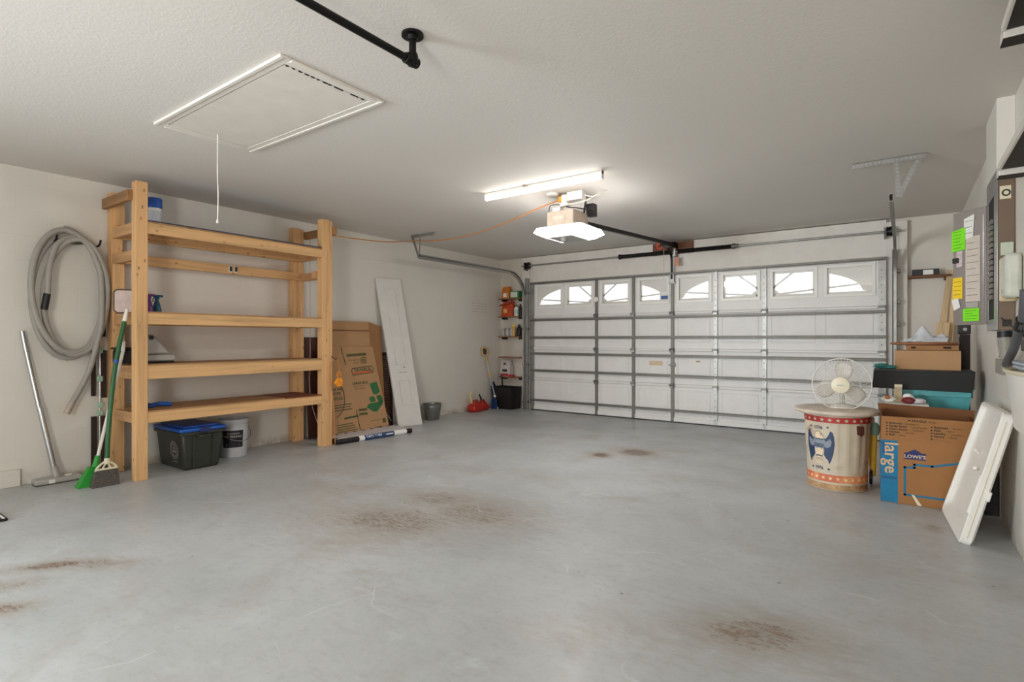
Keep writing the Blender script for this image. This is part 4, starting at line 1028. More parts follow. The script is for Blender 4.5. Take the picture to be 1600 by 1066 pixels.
part('spout_tip', MB().cyl((-5.665, 6.72, .285), (-5.665, 6.79, .315), .012, 10), PALEYEL, g1)
gascan(7.06, -5.69, .85, 'red plastic gas can with black spout, behind the yellow-spouted one', BLACKP, [(-5.69, 7.03, .14), (-5.69, 7.02, .20), (-5.69, 6.99, .24), (-5.69, 6.98, .27)])

# long pole with round pad
PO = thing('long_handled_pad', 'blue and silver telescopic pole with a round tan pad leaning by the corner', 'pole', (-5.58, 7.32, 0))
pb, ptp = Vector((-5.575, 7.325, .005)), Vector((-5.715, 7.195, .86))
q = lambda t: pb+(ptp-pb)*t
part('lower_tube', MB().cyl(q(0.02), q(.27), .013, 12), BLUE_P, PO)
part('middle_tube', MB().cyl(q(.25), q(.62), .014, 12), M('pale_blue_metal', (150, 160, 184), .35, .5), PO)
part('upper_tube', MB().cyl(q(.60), q(1.0), .011, 12), CHROME, PO)
part('end_cap', MB().cyl(q(0), q(.03), .016, 12), WHITEP, PO)
for t in (.25, ): part('collar', MB().cyl(q(t-.02), q(t+.02), .022, 12), WHITEP, PO)
for t in (.68, .97): part('yellow_collar', MB().cyl(q(t-.05), q(t+.04), .017, 12), M('tan_yellow_plastic', (216, 172, 88), .5), PO)
fnp = plane_fn(q(1.13), (.584, .811, 0), (-.1, -.05, 1))
pd = part('round_pad', MB().prism([(.085*math.cos(2*PI*k/30), .085*math.sin(2*PI*k/30)) for k in range(30)], fnp, -.035), M('tan_pad', (190, 160, 118), .9, 0, .2, 30), PO, .01)
part('pad_mount', MB().prism([(-.03, -.05), (.02, -.055), (.035, .03), (.02, .05), (-.03, .05)], fnp, .012), M('mount_teal_black', (34, 50, 58), .5), pd, .004)

# black tub in the corner
BT = thing('black_bin', 'black plastic bin in the corner under the small wall shelves', 'bin', (-5.48, 7.48, 0))
part('tub', open_box(MB(), [(-5.66, 7.33, .002), (-5.30, 7.33, .002), (-5.30, 7.60, .002), (-5.66, 7.60, .002)], [(-5.70, 7.30, .36), (-5.285, 7.30, .36), (-5.285, 7.612, .36), (-5.70, 7.612, .36)], .006), BLACKP, BT)
part('rim', MB().tube([(-5.70, 7.30, .365), (-5.285, 7.30, .365), (-5.285, 7.605, .365), (-5.70, 7.605, .365), (-5.70, 7.30, .365)], .009, 8), BLACKP, BT)
tag(part('blue_panel', MB().box(-5.66, -5.55, 7.262, 7.285, .002, .17), M('dark_blue_plastic', (24, 48, 96), .5), None, .006), 'dark blue block standing against the front of the black bin', 'block')
TL1 = thing('hand_tool', 'black handled tool sticking up out of the black bin beside the pole', 'tool', (-5.67, 7.42, .36))
part('handle', MB().tube([(-5.66, 7.42, .30), (-5.70, 7.36, .45)], .018, 10), BLACKP, TL1)
TL2 = thing('hand_tool', 'black upright grip sticking out of the bin under the shelf', 'tool', (-5.52, 7.42, .36))
part('handle', MB().tube([(-5.53, 7.42, .30), (-5.535, 7.40, .48), (-5.545, 7.39, .57)], .016, 10), BLACKP, TL2)

# corner shelves and contents
CSZ = [1.88, 1.572, 1.226, .872, .535]
descr = ['topmost', 'second from the top', 'middle', 'fourth from the top', 'lowest']
for z, dsc in zip(CSZ, descr):
    T = thing('corner_shelf', 'small brown corner shelf left of the garage door, '+dsc, 'shelf', (-5.49, 7.6, z), 'small shelves left of the garage door')
    part('board', MB().box(-5.715, -5.275, 7.52, 7.695, z-.018, z), SHELFW, T, .002)
    if z > 1.0 or z < .6:
        for xx in (-5.68, -5.32): part('bracket', MB().box(xx-.015, xx+.05, 7.60, 7.695, z-.05, z-.019), BLACKM, T, .004)
ORB = M('orange_bag', (204, 120, 44), .5, 0, .25, 30); REDB = M('red_orange_bag', (190, 70, 36), .45, 0, .3, 24, 0, (220, 160, 60), .6)
def bag(name, label, x0, x1, z0, h, mat, y=7.60, cat='bag', lean_=.0):
    T = thing(name, label, cat, ((x0+x1)/2, y, z0))
    w_ = x1-x0; mb = MB(); rings = [(1.0, .0), (1.06, .2), (1.04, .55), (.95, .8), (.9, .92), (.96, 1.0)]
    vs = []
    for s_, t in rings:
        dpt = .055*(1-.75*t**3)
        for a, b in ((-.5, -1), (-.2, -1.15), (.2, -1.15), (.5, -1), (.5, 1), (-.5, 1)):
            vs.append(((x0+x1)/2+a*w_*s_+lean_*t+random.uniform(-.006, .006), y+b*dpt, z0+.001+h*t))
    mb.add(vs, [(i*6+k, i*6+(k+1) % 6, (i+1)*6+(k+1) % 6, (i+1)*6+k) for i in range(5) for k in range(6)]+[tuple(range(6))[::-1], tuple(30+k for k in range(6))])
    part('pouch', mb, mat, T); return T
def bag_panel(T, x0, x1, z0, z1, mat, y=7.525): part('printed_panel', MB().box(x0, x1, y, y+.004, z0, z1), mat, T, .001)
t1 = bag('orange_bag', 'orange bag of garden product on the topmost corner shelf', -5.66, -5.50, 1.88, .205, ORB); bag_panel(t1, -5.61, -5.54, 1.90, 1.97, PAPER, 7.532)
TG = thing('carton', 'white and green carton on the topmost corner shelf', 'carton', (-5.38, 7.6, 1.88))
part('box', MB().box(-5.475, -5.295, 7.55, 7.66, 1.881, 2.0), M('carton_green', (50, 120, 70), .6), TG, .003); part('front_label', MB().box(-5.465, -5.325, 7.5485, 7.55, 1.895, 1.985), M('carton_label', (206, 210, 196), .6), TG)
t2 = bag('red_bag', 'red and orange bag slumped on the second corner shelf', -5.66, -5.43, 1.572, .26, REDB)
part('top_fold', MB().hexa([(-5.70, 7.53, 1.75), (-5.46, 7.53, 1.79), (-5.46, 7.59, 1.79), (-5.70, 7.59, 1.75)], [(-5.70, 7.54, 1.775), (-5.44, 7.53, 1.85), (-5.44, 7.59, 1.85), (-5.70, 7.59, 1.775)]), M('bag_fold_red', (150, 60, 36), .5), t2, .008)
bag_panel(t2, -5.60, -5.52, 1.63, 1.70, M('bag_yellow_print', (222, 176, 92), .6), 7.525)
def bottle(label, x, z, r, h, mat, capmat, cat='bottle', y=7.60, lab=None):
    T = thing('bottle', label, cat, (x, y, z))
    part('body', MB().lathe([(r*.9, .001), (r, .01), (r, h*.68), (r*.5, h*.84), (r*.45, h*.9)], (x, y, z), 20), mat, T)
    part('cap', MB().lathe([(r*.5, h*.88), (r*.52, h*.89), (r*.52, h), (r*.4, h+.004)], (x, y, z), 16), capmat, T)
    if lab: part('label_band', MB().lathe([(r+.0012, h*.15), (r+.0012, h*.6)], (x, y, z), 20, cap=False), lab, T)
bottle('white bottle with green cap on the second corner shelf', -5.375, 1.572, .045, .185, WHITEP, DKGREEN, lab=M('pale_green_label', (180, 200, 190), .5))
bottle('dark bottle at the right end of the second corner shelf', -5.295, 1.572, .030, .20, BLACKP, BLACKP)
def jar(x, label):
    T = thing('glass_jar', label, 'jar', (x, 7.60, 1.226), 'jars on the middle corner shelf')
    part('jar', MB().lathe([(.036, .001), (.040, .01), (.040, .11), (.030, .125)], (x, 7.60, 1.226), 18), M('cloudy_jar', (176, 172, 168), .2, 0, .15, 30), T)
    part('lid', MB().lathe([(.034, .12), (.036, .125), (.036, .145), (.034, .147)], (x, 7.60, 1.226), 18), GREYP, T)
jar(-5.655, 'cloudy jar at the left end of the middle corner shelf'); jar(-5.565, 'cloudy jar second from left on the middle corner shelf'); jar(-5.475, 'cloudy jar beside the yellow can on the middle corner shelf')
T = thing('spray_can', 'yellow and red spray can on the middle corner shelf', 'spray can', (-5.405, 7.56, 1.226))
part('can', MB().lathe([(.028, .001), (.03, .006), (.03, .16), (.02, .175)], (-5.405, 7.56, 1.226), 18), M('can_yellow', (200, 160, 90), .4, 0, .3, 40), T); part('cap', MB().lathe([(.026, .17), (.026, .20), (.02, .203)], (-5.405, 7.56, 1.226), 18), YELLOW_P, T)
bottle('large black bottle at the right end of the middle corner shelf', -5.32, 1.226, .042, .20, BLACKP, BLACKP)
t3 = bag('white_bag', 'white bag with dark print and red base on the lowest corner shelf', -5.69, -5.49, .535, .28, M('white_bag_print', (206, 200, 194), .6, 0, .08, 30), 7.605)
bag_panel(t3, -5.67, -5.50, .545, .585, M('bag_red_base', (176, 52, 50), .6), 7.531); bag_panel(t3, -5.63, -5.53, .62, .66, DARKINK, 7.531); bag_panel(t3, -5.61, -5.56, .74, .77, DARKINK, 7.536)
tag(part('red_packet', MB().box(-5.50, -5.42, 7.53, 7.60, .536, .57), M('packet_red', (190, 44, 52), .5), None, .008), 'small red packet beside the white bag on the lowest corner shelf', 'packet')
# faint pencil notes on the wall
nt = MB(); fn = plane_fn((XL, 6.90, 1.62), (0, 1, 0), (0, 0, 1)); random.seed(3)
for r in range(4):
    u = 0.01
    while u < .38:
        L = random.uniform(.03, .07); pts = [(u+L*k/6, .155-.045*r+random.uniform(-.010, .010)) for k in range(7)]; strokes(nt, fn, pts, .0035, .0008); u += L+.02
pn = part('pencil_note', nt, GREYINK, bpy.data.objects['wall_left'], smooth=False)

# ================================================================== RIGHT SIDE THINGS
# wall shelf with black box right of the garage door
T = thing('wall_shelf', 'brown wooden shelf on the front wall right of the garage door', 'shelf', (.24, 7.6, 1.885))
part('board', MB().box(.04, .42, 7.54, 7.695, 1.862, 1.887), BROWNW, T, .003)
part('bracket', MB().box(.36, .40, 7.60, 7.695, 1.83, 1.861), BROWNW, T, .003)
T = thing('small_box', 'small black box with white label on the brown wall shelf', 'box', (.19, 7.6, 1.888))
part('case', MB().box(.075, .315, 7.56, 7.68, 1.888, 1.955), BLACKP, T, .004); part('white_label', MB().box(.175, .265, 7.558, 7.56, 1.893, 1.945), PAPER, T)

# lumber leaning in the corner
for lab, a, b, wd in (('tall light stud leaning into the corner behind the stacked boxes', (.20, 7.50, 0), (.415, 7.60, 1.93), .055),
                      ('short wide pale board leaning in the corner in front of the tall stud', (.24, 7.36, 0), (.345, 7.44, 1.36), .11),
                      ('narrow light stud leaning behind the open breaker panel door', (.33, 7.40, 0), (.445, 7.55, 1.75), .045)):
    T = thing('wood_stud', lab, 'lumber', (a[0], a[1], 0), 'lumber in the corner')
    part('stud', MB().beam((a[0], a[1], .012), b, wd, .036, (0, 1, 0)), STUD, T, .003)

# ---- tin can with round lid and fan
CX, CY = -.437, 5.09
CAN = thing('tin_can', 'rusty white tin can with blue eagle and red star bands beside the cardboard boxes', 'trash can', (CX, CY, 0))
def Rz(z): return .205+.026*z/.56
seg = 96; prof = []
ribbed = MB(); Z_ = [.002, .012, .05, .055, .065, .125, .13, .30, .52, .526, .575, .585]
vs = []
flat_c = math.radians(-118)
def can_r(a, z):
    da = (a-flat_c+PI) % (2*PI)-PI
    rib = 0.0
    if .13 < z < .526 and abs(da) > math.radians(38): rib = -.005 if int((a % (2*PI))/(2*PI)*36) % 2 == 0 else .0
    return Rz(z)+rib+(.005 if z < .012 or z > .58 else 0)
seg = 144
for z in Z_:
    for k in range(seg):
        a = 2*PI*k/seg; r = can_r(a+.0001, z); vs.append((CX+r*math.cos(a), CY+r*math.sin(a), z))
ribbed.add(vs, [(i*seg+k, i*seg+(k+1) % seg, (i+1)*seg+(k+1) % seg, (i+1)*seg+k) for i in range(len(Z_)-1) for k in range(seg)]+[tuple(range(seg))[::-1]])
canb = part('drum', ribbed, CANBODY, CAN)
def band(z0, z1, e=.0012):
    mb = MB(); n = 96
    for k in range(n):
        a, b = 2*PI*k/n, 2*PI*(k+1)/n
        P = lambda q, z: (CX+(Rz(z)+e)*math.cos(q), CY+(Rz(z)+e)*math.sin(q), z)
        mb.add([P(a, z0), P(b, z0), P(b, z1), P(a, z1)], [(0, 1, 2, 3)])
    return mb
def canfn(a0):
    return lambda u, v, w=0: (CX+(Rz(v)+.0015+w)*math.cos(a0+u/.22), CY+(Rz(v)+.0015+w)*math.sin(a0+u/.22), v)
for nm, z0, z1, mt, smt in (('upper_band', .528, .574, BARRED, CANBODY), ('lower_band', .066, .124, BARORANGE, M('worn_star', (232, 206, 150), .5, 0, .15, 20))):
    sb = MB()
    for k in range(26):
        fn = canfn(2*PI*k/26); subdiv_poly(sb, fn, star(.017, 0, (z0+z1)/2), .002, 1)
    part(nm, band(z0, z1), mt, CAN, extra=[(sb, smt)])
part('base_rim', MB().torus((CX, CY, .012), .208, .006, 'z', 60, 8).add(band(.016, .050, .0008).v, band(.016, .050, .0008).f), CANRUST, CAN)
fe = canfn(flat_c)
em = MB(); eg = MB(); ep = MB()
sym = lambda pts: [(-u, v) for u, v in pts][::-1]
wing = [(.030, .39), (.055, .405), (.075, .44), (.082, .465), (.098, .455), (.108, .42), (.112, .36), (.104, .29), (.088, .235), (.074, .205), (.066, .235), (.05, .25), (.036, .275), (.04, .31)]
inner = [(.045, .375), (.062, .385), (.082, .405), (.094, .38), (.085, .345), (.06, .33), (.046, .335)]
for W_, I_ in ((wing, inner), (sym(wing), sym(inner))):
    subdiv_poly(em, fe, W_, .0006, 2); subdiv_poly(eg, fe, I_, .0012, 2)
chest = [(-.036, .31), (-.05, .37), (-.044, .405), (-.02, .395), (0, .40), (.02, .395), (.044, .405), (.05, .37), (.036, .31), (.02, .30), (-.02, .30)]
subdiv_poly(eg, fe, chest, .0009, 2)
for u in range(-3, 4): strokes(em, fe, [(u*.011, .333), (u*.011, .358)], .006, .0016)
strokes(em, fe, [(-.05, .40), (-.02, .392), (0, .397), (.02, .392), (.05, .40)], .007, .0016)
subdiv_poly(ep, fe, [(-.034, .325), (.034, .325), (.026, .275), (.015, .262), (-.015, .262), (-.026, .275)], .0014, 1)
subdiv_poly(ep, fe, [(-.018, .258), (.018, .258), (.042, .212), (.0, .204), (-.042, .212)], .0012, 1)
for u in (-.03, -.015, 0, .015, .03): strokes(em, fe, [(u*.5, .25), (u*1.2, .212)], .003, .0018)
strokes(em, fe, [(-.022, .262), (-.008, .266), (.008, .266), (.022, .262)], .008, .0018)
subdiv_poly(ep, fe, [(-.03, .405), (-.034, .43), (-.02, .452), (.004, .455), (.022, .44), (.03, .42), (.03, .405), (0, .40)], .0012, 1)
hd = [(-.03, .405), (-.034, .43), (-.02, .452), (.004, .455), (.022, .44), (.03, .42)]
strokes(em, fe, hd, .003, .0018); strokes(em, fe, [(.004, .438), (.02, .434), (.012, .420)], .003, .0018)
put_text(em, fe, '1776', -.004, .474, .034, 'CENTER', .03); put_text(em, fe, '1976', -.004, .158, .034, 'CENTER', .03)
for u, v in ((-.066, .49), (.066, .492), (-.062, .168), (.07, .165)): subdiv_poly(em, fe, star(.013, u, v), .001, 1)
part('eagle_emblem', em, EAGLEBLUE, canb, smooth=False, extra=[(eg, EAGLEGREY), (ep, EAGLESKIN)])
fr = canfn(math.radians(-42)); rp = MB(); subdiv_poly(rp, fr, [(-.035, .515), (.03, .51), (.035, .45), (.01, .43), (-.03, .45)], .002, 2)
part('torn_sticker', rp, M('torn_brown_sticker', (96, 52, 40), .8, 0, .3, 30), canb)
LD = thing('round_board', 'weathered round wooden board lying on top of the tin can', 'board', (-.442, 5.09, .586))
LX, LY = -.442, 5.09
part('disc', MB().lathe([(.27, .0), (.295, .008), (.302, .02), (.298, .034), (.285, .040)], (LX, LY, .586), 64), CANLID, LD)
# fan
FX, FY, FZ = -.405, 5.07, .815
FAN = thing('desk_fan', 'white desk fan with wire cage standing on the round board', 'fan', (FX, 5.12, .627))
part('base', MB().lathe([(.10, .0), (.102, .008), (.085, .022), (.035, .03), (.022, .035)], (FX, 5.14, .627), 36), FANWHITE, FAN)
part('neck', MB().tube([(FX, 5.14, .655), (FX, 5.14, .76), (FX, 5.145, FZ-.02)], .019, 14), M('fan_neck_grey', (180, 174, 166), .4), FAN)
part('motor_housing', MB().lathe([(.03, .10), (.052, .085), (.055, .03), (.04, .012)], (FX, 5.09, FZ), 28, 'y'), FANWHITE, FAN)
part('cage_ring', MB().torus((FX, FY, FZ+.004), .205, .0042, 'y', 64, 8), FANWHITE, FAN)
def cage(sgn, dep, r0):
    mb = MB()
    for k in range(56):
        a = 2*PI*k/56
        pts = []
        for t in (0, .35, .7, .9, 1.0):
            r = r0+(.205-r0)*t; tw = .25*t*(1 if sgn < 0 else 0)
            pts.append((FX+r*math.cos(a+tw), FY+sgn*dep*(1-t**3), FZ+.004+r*math.sin(a+tw)))
        mb.tube(pts, .0013, 5, False)
    mb.torus((FX, FY+sgn*dep*.7, FZ+.004), .13, .0014, 'y', 48, 6)
    return mb
part('front_grille', cage(-1, .065, .06), FANWHITE, FAN)
part('rear_grille', cage(1, .055, .05), FANWHITE, FAN)
part('hub_cap', MB().lathe([(.062, .014), (.066, .006), (.062, -.004), (.03, -.010), (.001, -.011)], (FX, FY-.065, FZ), 36, 'y'), CREAM, FAN)
put_text(hb := MB(), plane_fn((FX, FY-.0765, FZ-.006), (1, 0, 0), (0, 0, 1)), 'AIR', 0, 0, .016, 'CENTER') if False else None
part('cap_badge', MB().box(FX-.022, FX+.022, FY-.0775, FY-.076, FZ-.004, FZ+.004), GREYP, FAN)
for k in range(3):
    a0 = math.radians(85+120*k); mb = MB(); n = 8; m = 6; vs = []
    for i in range(n+1):
        t = i/n; r = .03+.155*t; hw = .36+.42*math.sin(PI*min(t*.75+.18, 1))
        for j in range(m+1):
            s_ = -1+2*j/m; aa = a0+s_*hw*(1.0 if s_ < 0 else .75)*(1-.25*t); rr = r*(1-.05*abs(s_)*t)
            vs.append((FX+rr*math.cos(aa), FY-.005+.022*s_, FZ+rr*math.sin(aa)))
    mb.add(vs, [(i*(m+1)+j, i*(m+1)+j+1, (i+1)*(m+1)+j+1, (i+1)*(m+1)+j) for i in range(n) for j in range(m)])
    part('blade', mb, FANBLADE, FAN, solid=.002)
part('tilt_knob', MB().cyl((FX+.02, 5.145, .80), (FX+.21, 5.10, .795), .004, 8), GREYP, FAN)

# ---- large moving box
LBX = thing('cardboard_box', 'large open moving box with blue side stripe and house outline, standing on the floor', 'cardboard box', (.13, 5.0, 0))
bx0, bx1, by0, by1, bh = -.138, .402, 4.79, 5.20, .452
part('box_body', open_box(MB(), [(bx0, by0, .002), (bx1, by0, .002), (bx1, by1, .002), (bx0, by1, .002)], [(bx0, by0, bh), (bx1, by0, bh), (bx1, by1, bh), (bx0, by1, bh)], .006), CARD_L, LBX)
part('front_flap', MB().hexa([(bx0+.002, by0, bh), (bx1-.002, by0, bh), (bx1-.002, by0+.005, bh), (bx0+.002, by0+.005, bh)], [(bx0+.008, by0-.012, .622), (bx1-.002, by0-.012, .622), (bx1-.002, by0-.007, .622), (bx0+.008, by0-.007, .622)]), CARD_L, LBX)
part('back_flap', MB().hexa([(bx0, by1-.005, bh), (bx1, by1-.005, bh), (bx1, by1, bh), (bx0, by1, bh)], [(bx0-.03, by1+.02, .672), (bx1+.025, by1+.02, .655), (bx1+.025, by1+.025, .655), (bx0-.03, by1+.025, .672)]), CARD_IN, LBX)
part('left_flap', MB().hexa([(bx0, by0+.02, bh), (bx0+.005, by0+.02, bh), (bx0+.005, by1-.02, bh), (bx0, by1-.02, bh)], [(bx0+.0, by0+.03, .63), (bx0+.005, by0+.03, .63), (bx0+.005, by1-.01, .64), (bx0+.0, by1-.01, .64)]), CARD_IN, LBX)
part('right_flap', MB().hexa([(bx1-.005, by0+.02, bh), (bx1, by0+.02, bh), (bx1, by1-.02, bh), (bx1-.005, by1-.02, bh)], [(bx1-.03, by0+.03, .60), (bx1-.025, by0+.03, .60), (bx1-.025, by1-.01, .61), (bx1-.03, by1-.01, .61)]), CARD_IN, LBX)
fn = plane_fn((bx0, by0, 0), (1, 0, 0), (0, 0, 1))
bl = MB(); poly(bl, fn, [(.001, .004), (.105, .004), (.105, .449), (.001, .449)], .0008)
pk = MB(); put_text(pk, fn, 'large', .028, .437, .115, rot=-PI/2, bold=.012, lift=.0016, squash=1.02)
dk = MB(); put_text(dk, fn, 'grande', .010, .435, .030, rot=-PI/2, lift=.0016)
for q_ in (.185, .175): strokes(dk, fn, [(.012, q_), (.095, q_)], .004, .0016)
part('blue_stripe', bl, BLUEINK, LBX, smooth=False, extra=[(pk, M('pale_stripe_lettering', (206, 170, 130), .7)), (dk, NAVYINK)])
lg = MB(); poly(lg, fn, [(.14, .325), (.265, .325), (.265, .372), (.245, .372), (.235, .378), (.203, .398), (.165, .378), (.155, .370), (.14, .370)], .0008)
lt = MB(); put_text(lt, fn, 'LOWE\'S', .2025, .335, .034, 'CENTER', .02, lift=.0016, squash=1.05)
part('store_sign', lg, NAVYINK, LBX, smooth=False, extra=[(lt, M('sign_lettering', (214, 190, 160), .7))])
ho = MB(); strokes(ho, fn, [(.50, .07), (.145, .07), (.145, .265), (.20, .268), (.20, .290), (.30, .290), (.50, .345), (.50, .07)], .014, .0008)
part('house_outline', ho, BLUEINK, LBX, smooth=False)
ffn = plane_fn((bx0, by0-.0002, bh), (1, 0, 0), (0, -.012, .17))
tx = MB()
for r, (a, b) in enumerate((('Bedroom', 'Dormitorio'), ('Family Room', 'Sala Familiar'), ('Dining Room', 'Comedor'), ('Kitchen', 'Cocina'), ('Bath', 'Bano'))):
    v = .118-.021*r; put_text(tx, ffn, a, .052, v, .020, bold=.03); put_text(tx, ffn, '/ '+b, .062+.0108*len(a), v, .017); poly(tx, ffn, [(.035, v), (.045, v), (.045, v+.01), (.035, v+.01)])
for r, (a, b) in enumerate((('Basement', 'Sotano'), ('Attic', 'Atico'), ('Laundry', 'Lavadero'), ('Garage', 'Garaje'), ('', '__________'))):
    v = .108-.021*r; put_text(tx, ffn, a, .308, v, .020, bold=.03); put_text(tx, ffn, '/ '+b, .318+.0108*len(a), v, .017); poly(tx, ffn, [(.291, v), (.301, v), (.301, v+.01), (.291, v+.01)])
put_text(tx, ffn, 'FRAGILE', .185, .142, .022, bold=.03); put_text(tx, ffn, '/ Fragil', .275, .142, .017); strokes(tx, ffn, [(.165, .15), (.175, .15)], .007)
part('room_list', tx, DARKINK, LBX, smooth=False)
part('tape_strip', MB().hexa([(.08, by0-.0015, .005), (.105, by0-.0015, .005), (.105, by0-.0005, .005), (.08, by0-.0005, .005)], [(.045, by0-.0015, .075), (.06, by0-.0015, .075), (.06, by0-.0005, .075), (.045, by0-.0005, .075)]), CREAM, LBX)
# a closed carton right behind the moving box carries the odds and ends
T = thing('cardboard_box', 'closed carton on the floor hidden behind the large moving box', 'cardboard box', (.0, 5.37, 0))
part('box_body', MB().box(-.155, .20, 5.26, 5.48, .002, .635), CARD2, T, .004); part('tape', MB().box(.0, .04, 5.259, 5.481, .60, .6365), CREAM, T)
T = thing('white_carton', 'flat white carton lying behind the brown flap of the moving box', 'carton', (.02, 5.36, .637)); part('box', MB().box(-.12, .16, 5.27, 5.46, .637, .668), PAPER, T, .003); part('tape', MB().box(-.01, .01, 5.269, 5.461, .65, .669), CREAM, T)
T = thing('beige_carton', 'upright beige carton behind the crumpled paper, left of the teal tote', 'carton', (-.03, 5.44, .669)); part('box', MB().box(-.06, -.01, 5.42, 5.455, .669, .81), M('beige_board', (196, 176, 146), .8), T, .003); part('lid_edge', MB().box(-.061, -.009, 5.419, 5.456, .79, .811), CREAM, T)
def blob(mb, c, r, sq=(1, 1, 1), n=10, amp=.25):
    vs = []; m = n
    for i in range(m+1):
        th = PI*i/m
        for k in range(2*n):
            ph = PI*k/n; j = 1+amp*(math.sin(3*ph+th*5+c[0]*40)*.5+math.sin(7*ph-2*th)*.35)
            vs.append((c[0]+r*sq[0]*j*math.sin(th)*math.cos(ph), c[1]+r*sq[1]*j*math.sin(th)*math.sin(ph), c[2]+r*sq[2]*math.cos(th)*(1 if 0 < i < m else 1)))
    return mb.add(vs, [(i*2*n+k, i*2*n+(k+1) % (2*n), (i+1)*2*n+(k+1) % (2*n), (i+1)*2*n+k) for i in range(m) for k in range(2*n)])
for nm, lab, cat, c, r, sq, mt in (('paper_wad', 'crumpled white paper wad showing above the left end of the moving box', 'paper', (-.10, 5.33, .695), .05, (1, .8, .55), PAPER),
                                   ('orange_scrap', 'small orange scrap on the crumpled paper in the moving box', 'scrap', (-.105, 5.295, .713), .02, (1, .7, .7), M('orange_scrap', (190, 110, 60), .6)),
                                   ('red_pouch', 'dark red pouch showing above the brown flap of the moving box', 'pouch', (.03, 5.32, .695), .045, (1, .7, .6), M('pouch_red', (120, 36, 40), .5)),
                                   ('white_pouch', 'white rounded pouch behind the dark red pouch', 'pouch', (.03, 5.40, .706), .042, (.9, .7, .9), PAPER),
                                   ('pale_pouch', 'pale wrapped bundle right of the dark red pouch', 'bundle', (.095, 5.34, .692), .045, (1.1, .8, .5), SHRINK)):
    tag(part(nm, blob(MB(), c, r, sq, 10, .18), mt), lab, cat)

# ---- stack behind the moving box
T = thing('cardboard_box', 'plain closed cardboard box on the floor under the teal tote', 'cardboard box', (.17, 5.75, 0)); part('box_body', MB().box(-.05, .44, 5.55, 5.98, .002, .43), CARD2, T, .004); part('tape', MB().box(.18, .22, 5.549, 5.981, .40, .431), CREAM, T)
TE = thing('storage_tote', 'teal plastic storage tote stacked under the black shallow tray', 'storage tote', (.19, 5.77, .432))
part('tub', open_box(MB(), [(-.015, 5.60, .432), (.40, 5.60, .432), (.40, 5.95, .432), (-.015, 5.95, .432)], [(-.045, 5.57, .745), (.43, 5.57, .745), (.43, 5.98, .745), (-.045, 5.98, .745)], .005), TEAL_P, TE)
part('rim', MB().box(-.055, .44, 5.555, 5.57, .715, .765).box(-.055, .44, 5.98, 5.995, .715, .765).box(-.055, -.04, 5.555, 5.995, .715, .765).box(.425, .44, 5.555, 5.995, .715, .765), TEAL_P, TE, .005)
part('lid', MB().box(-.06, .445, 5.55, 6.0, .766, .785), TEAL_P, TE, .006)
BTR = thing('black_tray', 'wide black shallow drawer stacked on the teal tote', 'drawer', (.12, 5.78, .787))
part('front', MB().hexa([(-.215, 5.50, .772), (.43, 5.50, .762), (.43, 5.515, .762), (-.215, 5.515, .772)], [(-.205, 5.50, .912), (.448, 5.50, .925), (.448, 5.515, .925), (-.205, 5.515, .912)]), M('black_drawer', (9, 7, 7), .6, 0, .2), BTR, .003)
part('base', MB().box(-.19, .44, 5.516, 6.02, .787, .80), BLACKP, BTR)
part('side', MB().box(-.205, -.192, 5.516, 6.02, .787, .91), BLACKP, BTR); part('side', MB().box(.44, .452, 5.516, 6.02, .787, .915), M('drawer_edge_grey', (92, 84, 80), .6), BTR); part('back', MB().box(-.19, .44, 6.008, 6.02, .80, .91), BLACKP, BTR)
part('top_panel', MB().box(-.205, .452, 5.516, 6.02, .9155, .926), BLACKP, BTR)
tag(part('teal_cloth', blob(blob(MB(), (-.15, 5.60, .952), .055, (1.0, .7, .42), 10, .4), (-.10, 5.58, .945), .045, (1.1, .6, .4), 10, .4), CLOTH_T), 'crumpled teal cloth on the left end of the black drawer', 'cloth')
T = thing('cardboard_box', 'closed brown cardboard box on the black drawer under the round table top', 'cardboard box', (.16, 5.8, .927))
part('box_body', MB().box(-.062, .372, 5.60, 5.98, .927, 1.085), CARD, T, .003); part('flap_seam', MB().box(-.062, .372, 5.785, 5.79, 1.085, 1.087), CARD_IN, T)
T = thing('cardboard_tray', 'low crushed cardboard tray between the box and the round table top', 'cardboard tray', (.17, 5.8, 1.088))
part('tray', MB().hexa([(.02, 5.62, 1.088), (.36, 5.62, 1.088), (.36, 5.96, 1.088), (.02, 5.96, 1.088)], [(.01, 5.61, 1.128), (.355, 5.61, 1.128), (.355, 5.96, 1.128), (.01, 5.96, 1.128)]), CARD2, T, .003)
part('hand_hole', MB().box(.05, .08, 5.608, 5.614, 1.102, 1.116).box(.26, .31, 5.608, 5.614, 1.102, 1.118), DARKGAP, T)
T = thing('round_table_top', 'round brown wooden table top lying on the stacked boxes under a white cloth', 'table top', (.142, 5.86, 1.13))
part('disc', MB().lathe([(.225, .0), (.238, .005), (.24, .014), (.232, .022)], (.142, 5.86, 1.13), 56), ROUNDW, T); part('veneer_ring', MB().torus((.142, 5.86, 1.150), .19, .004, 'z', 48, 6), ROUNDW, T)
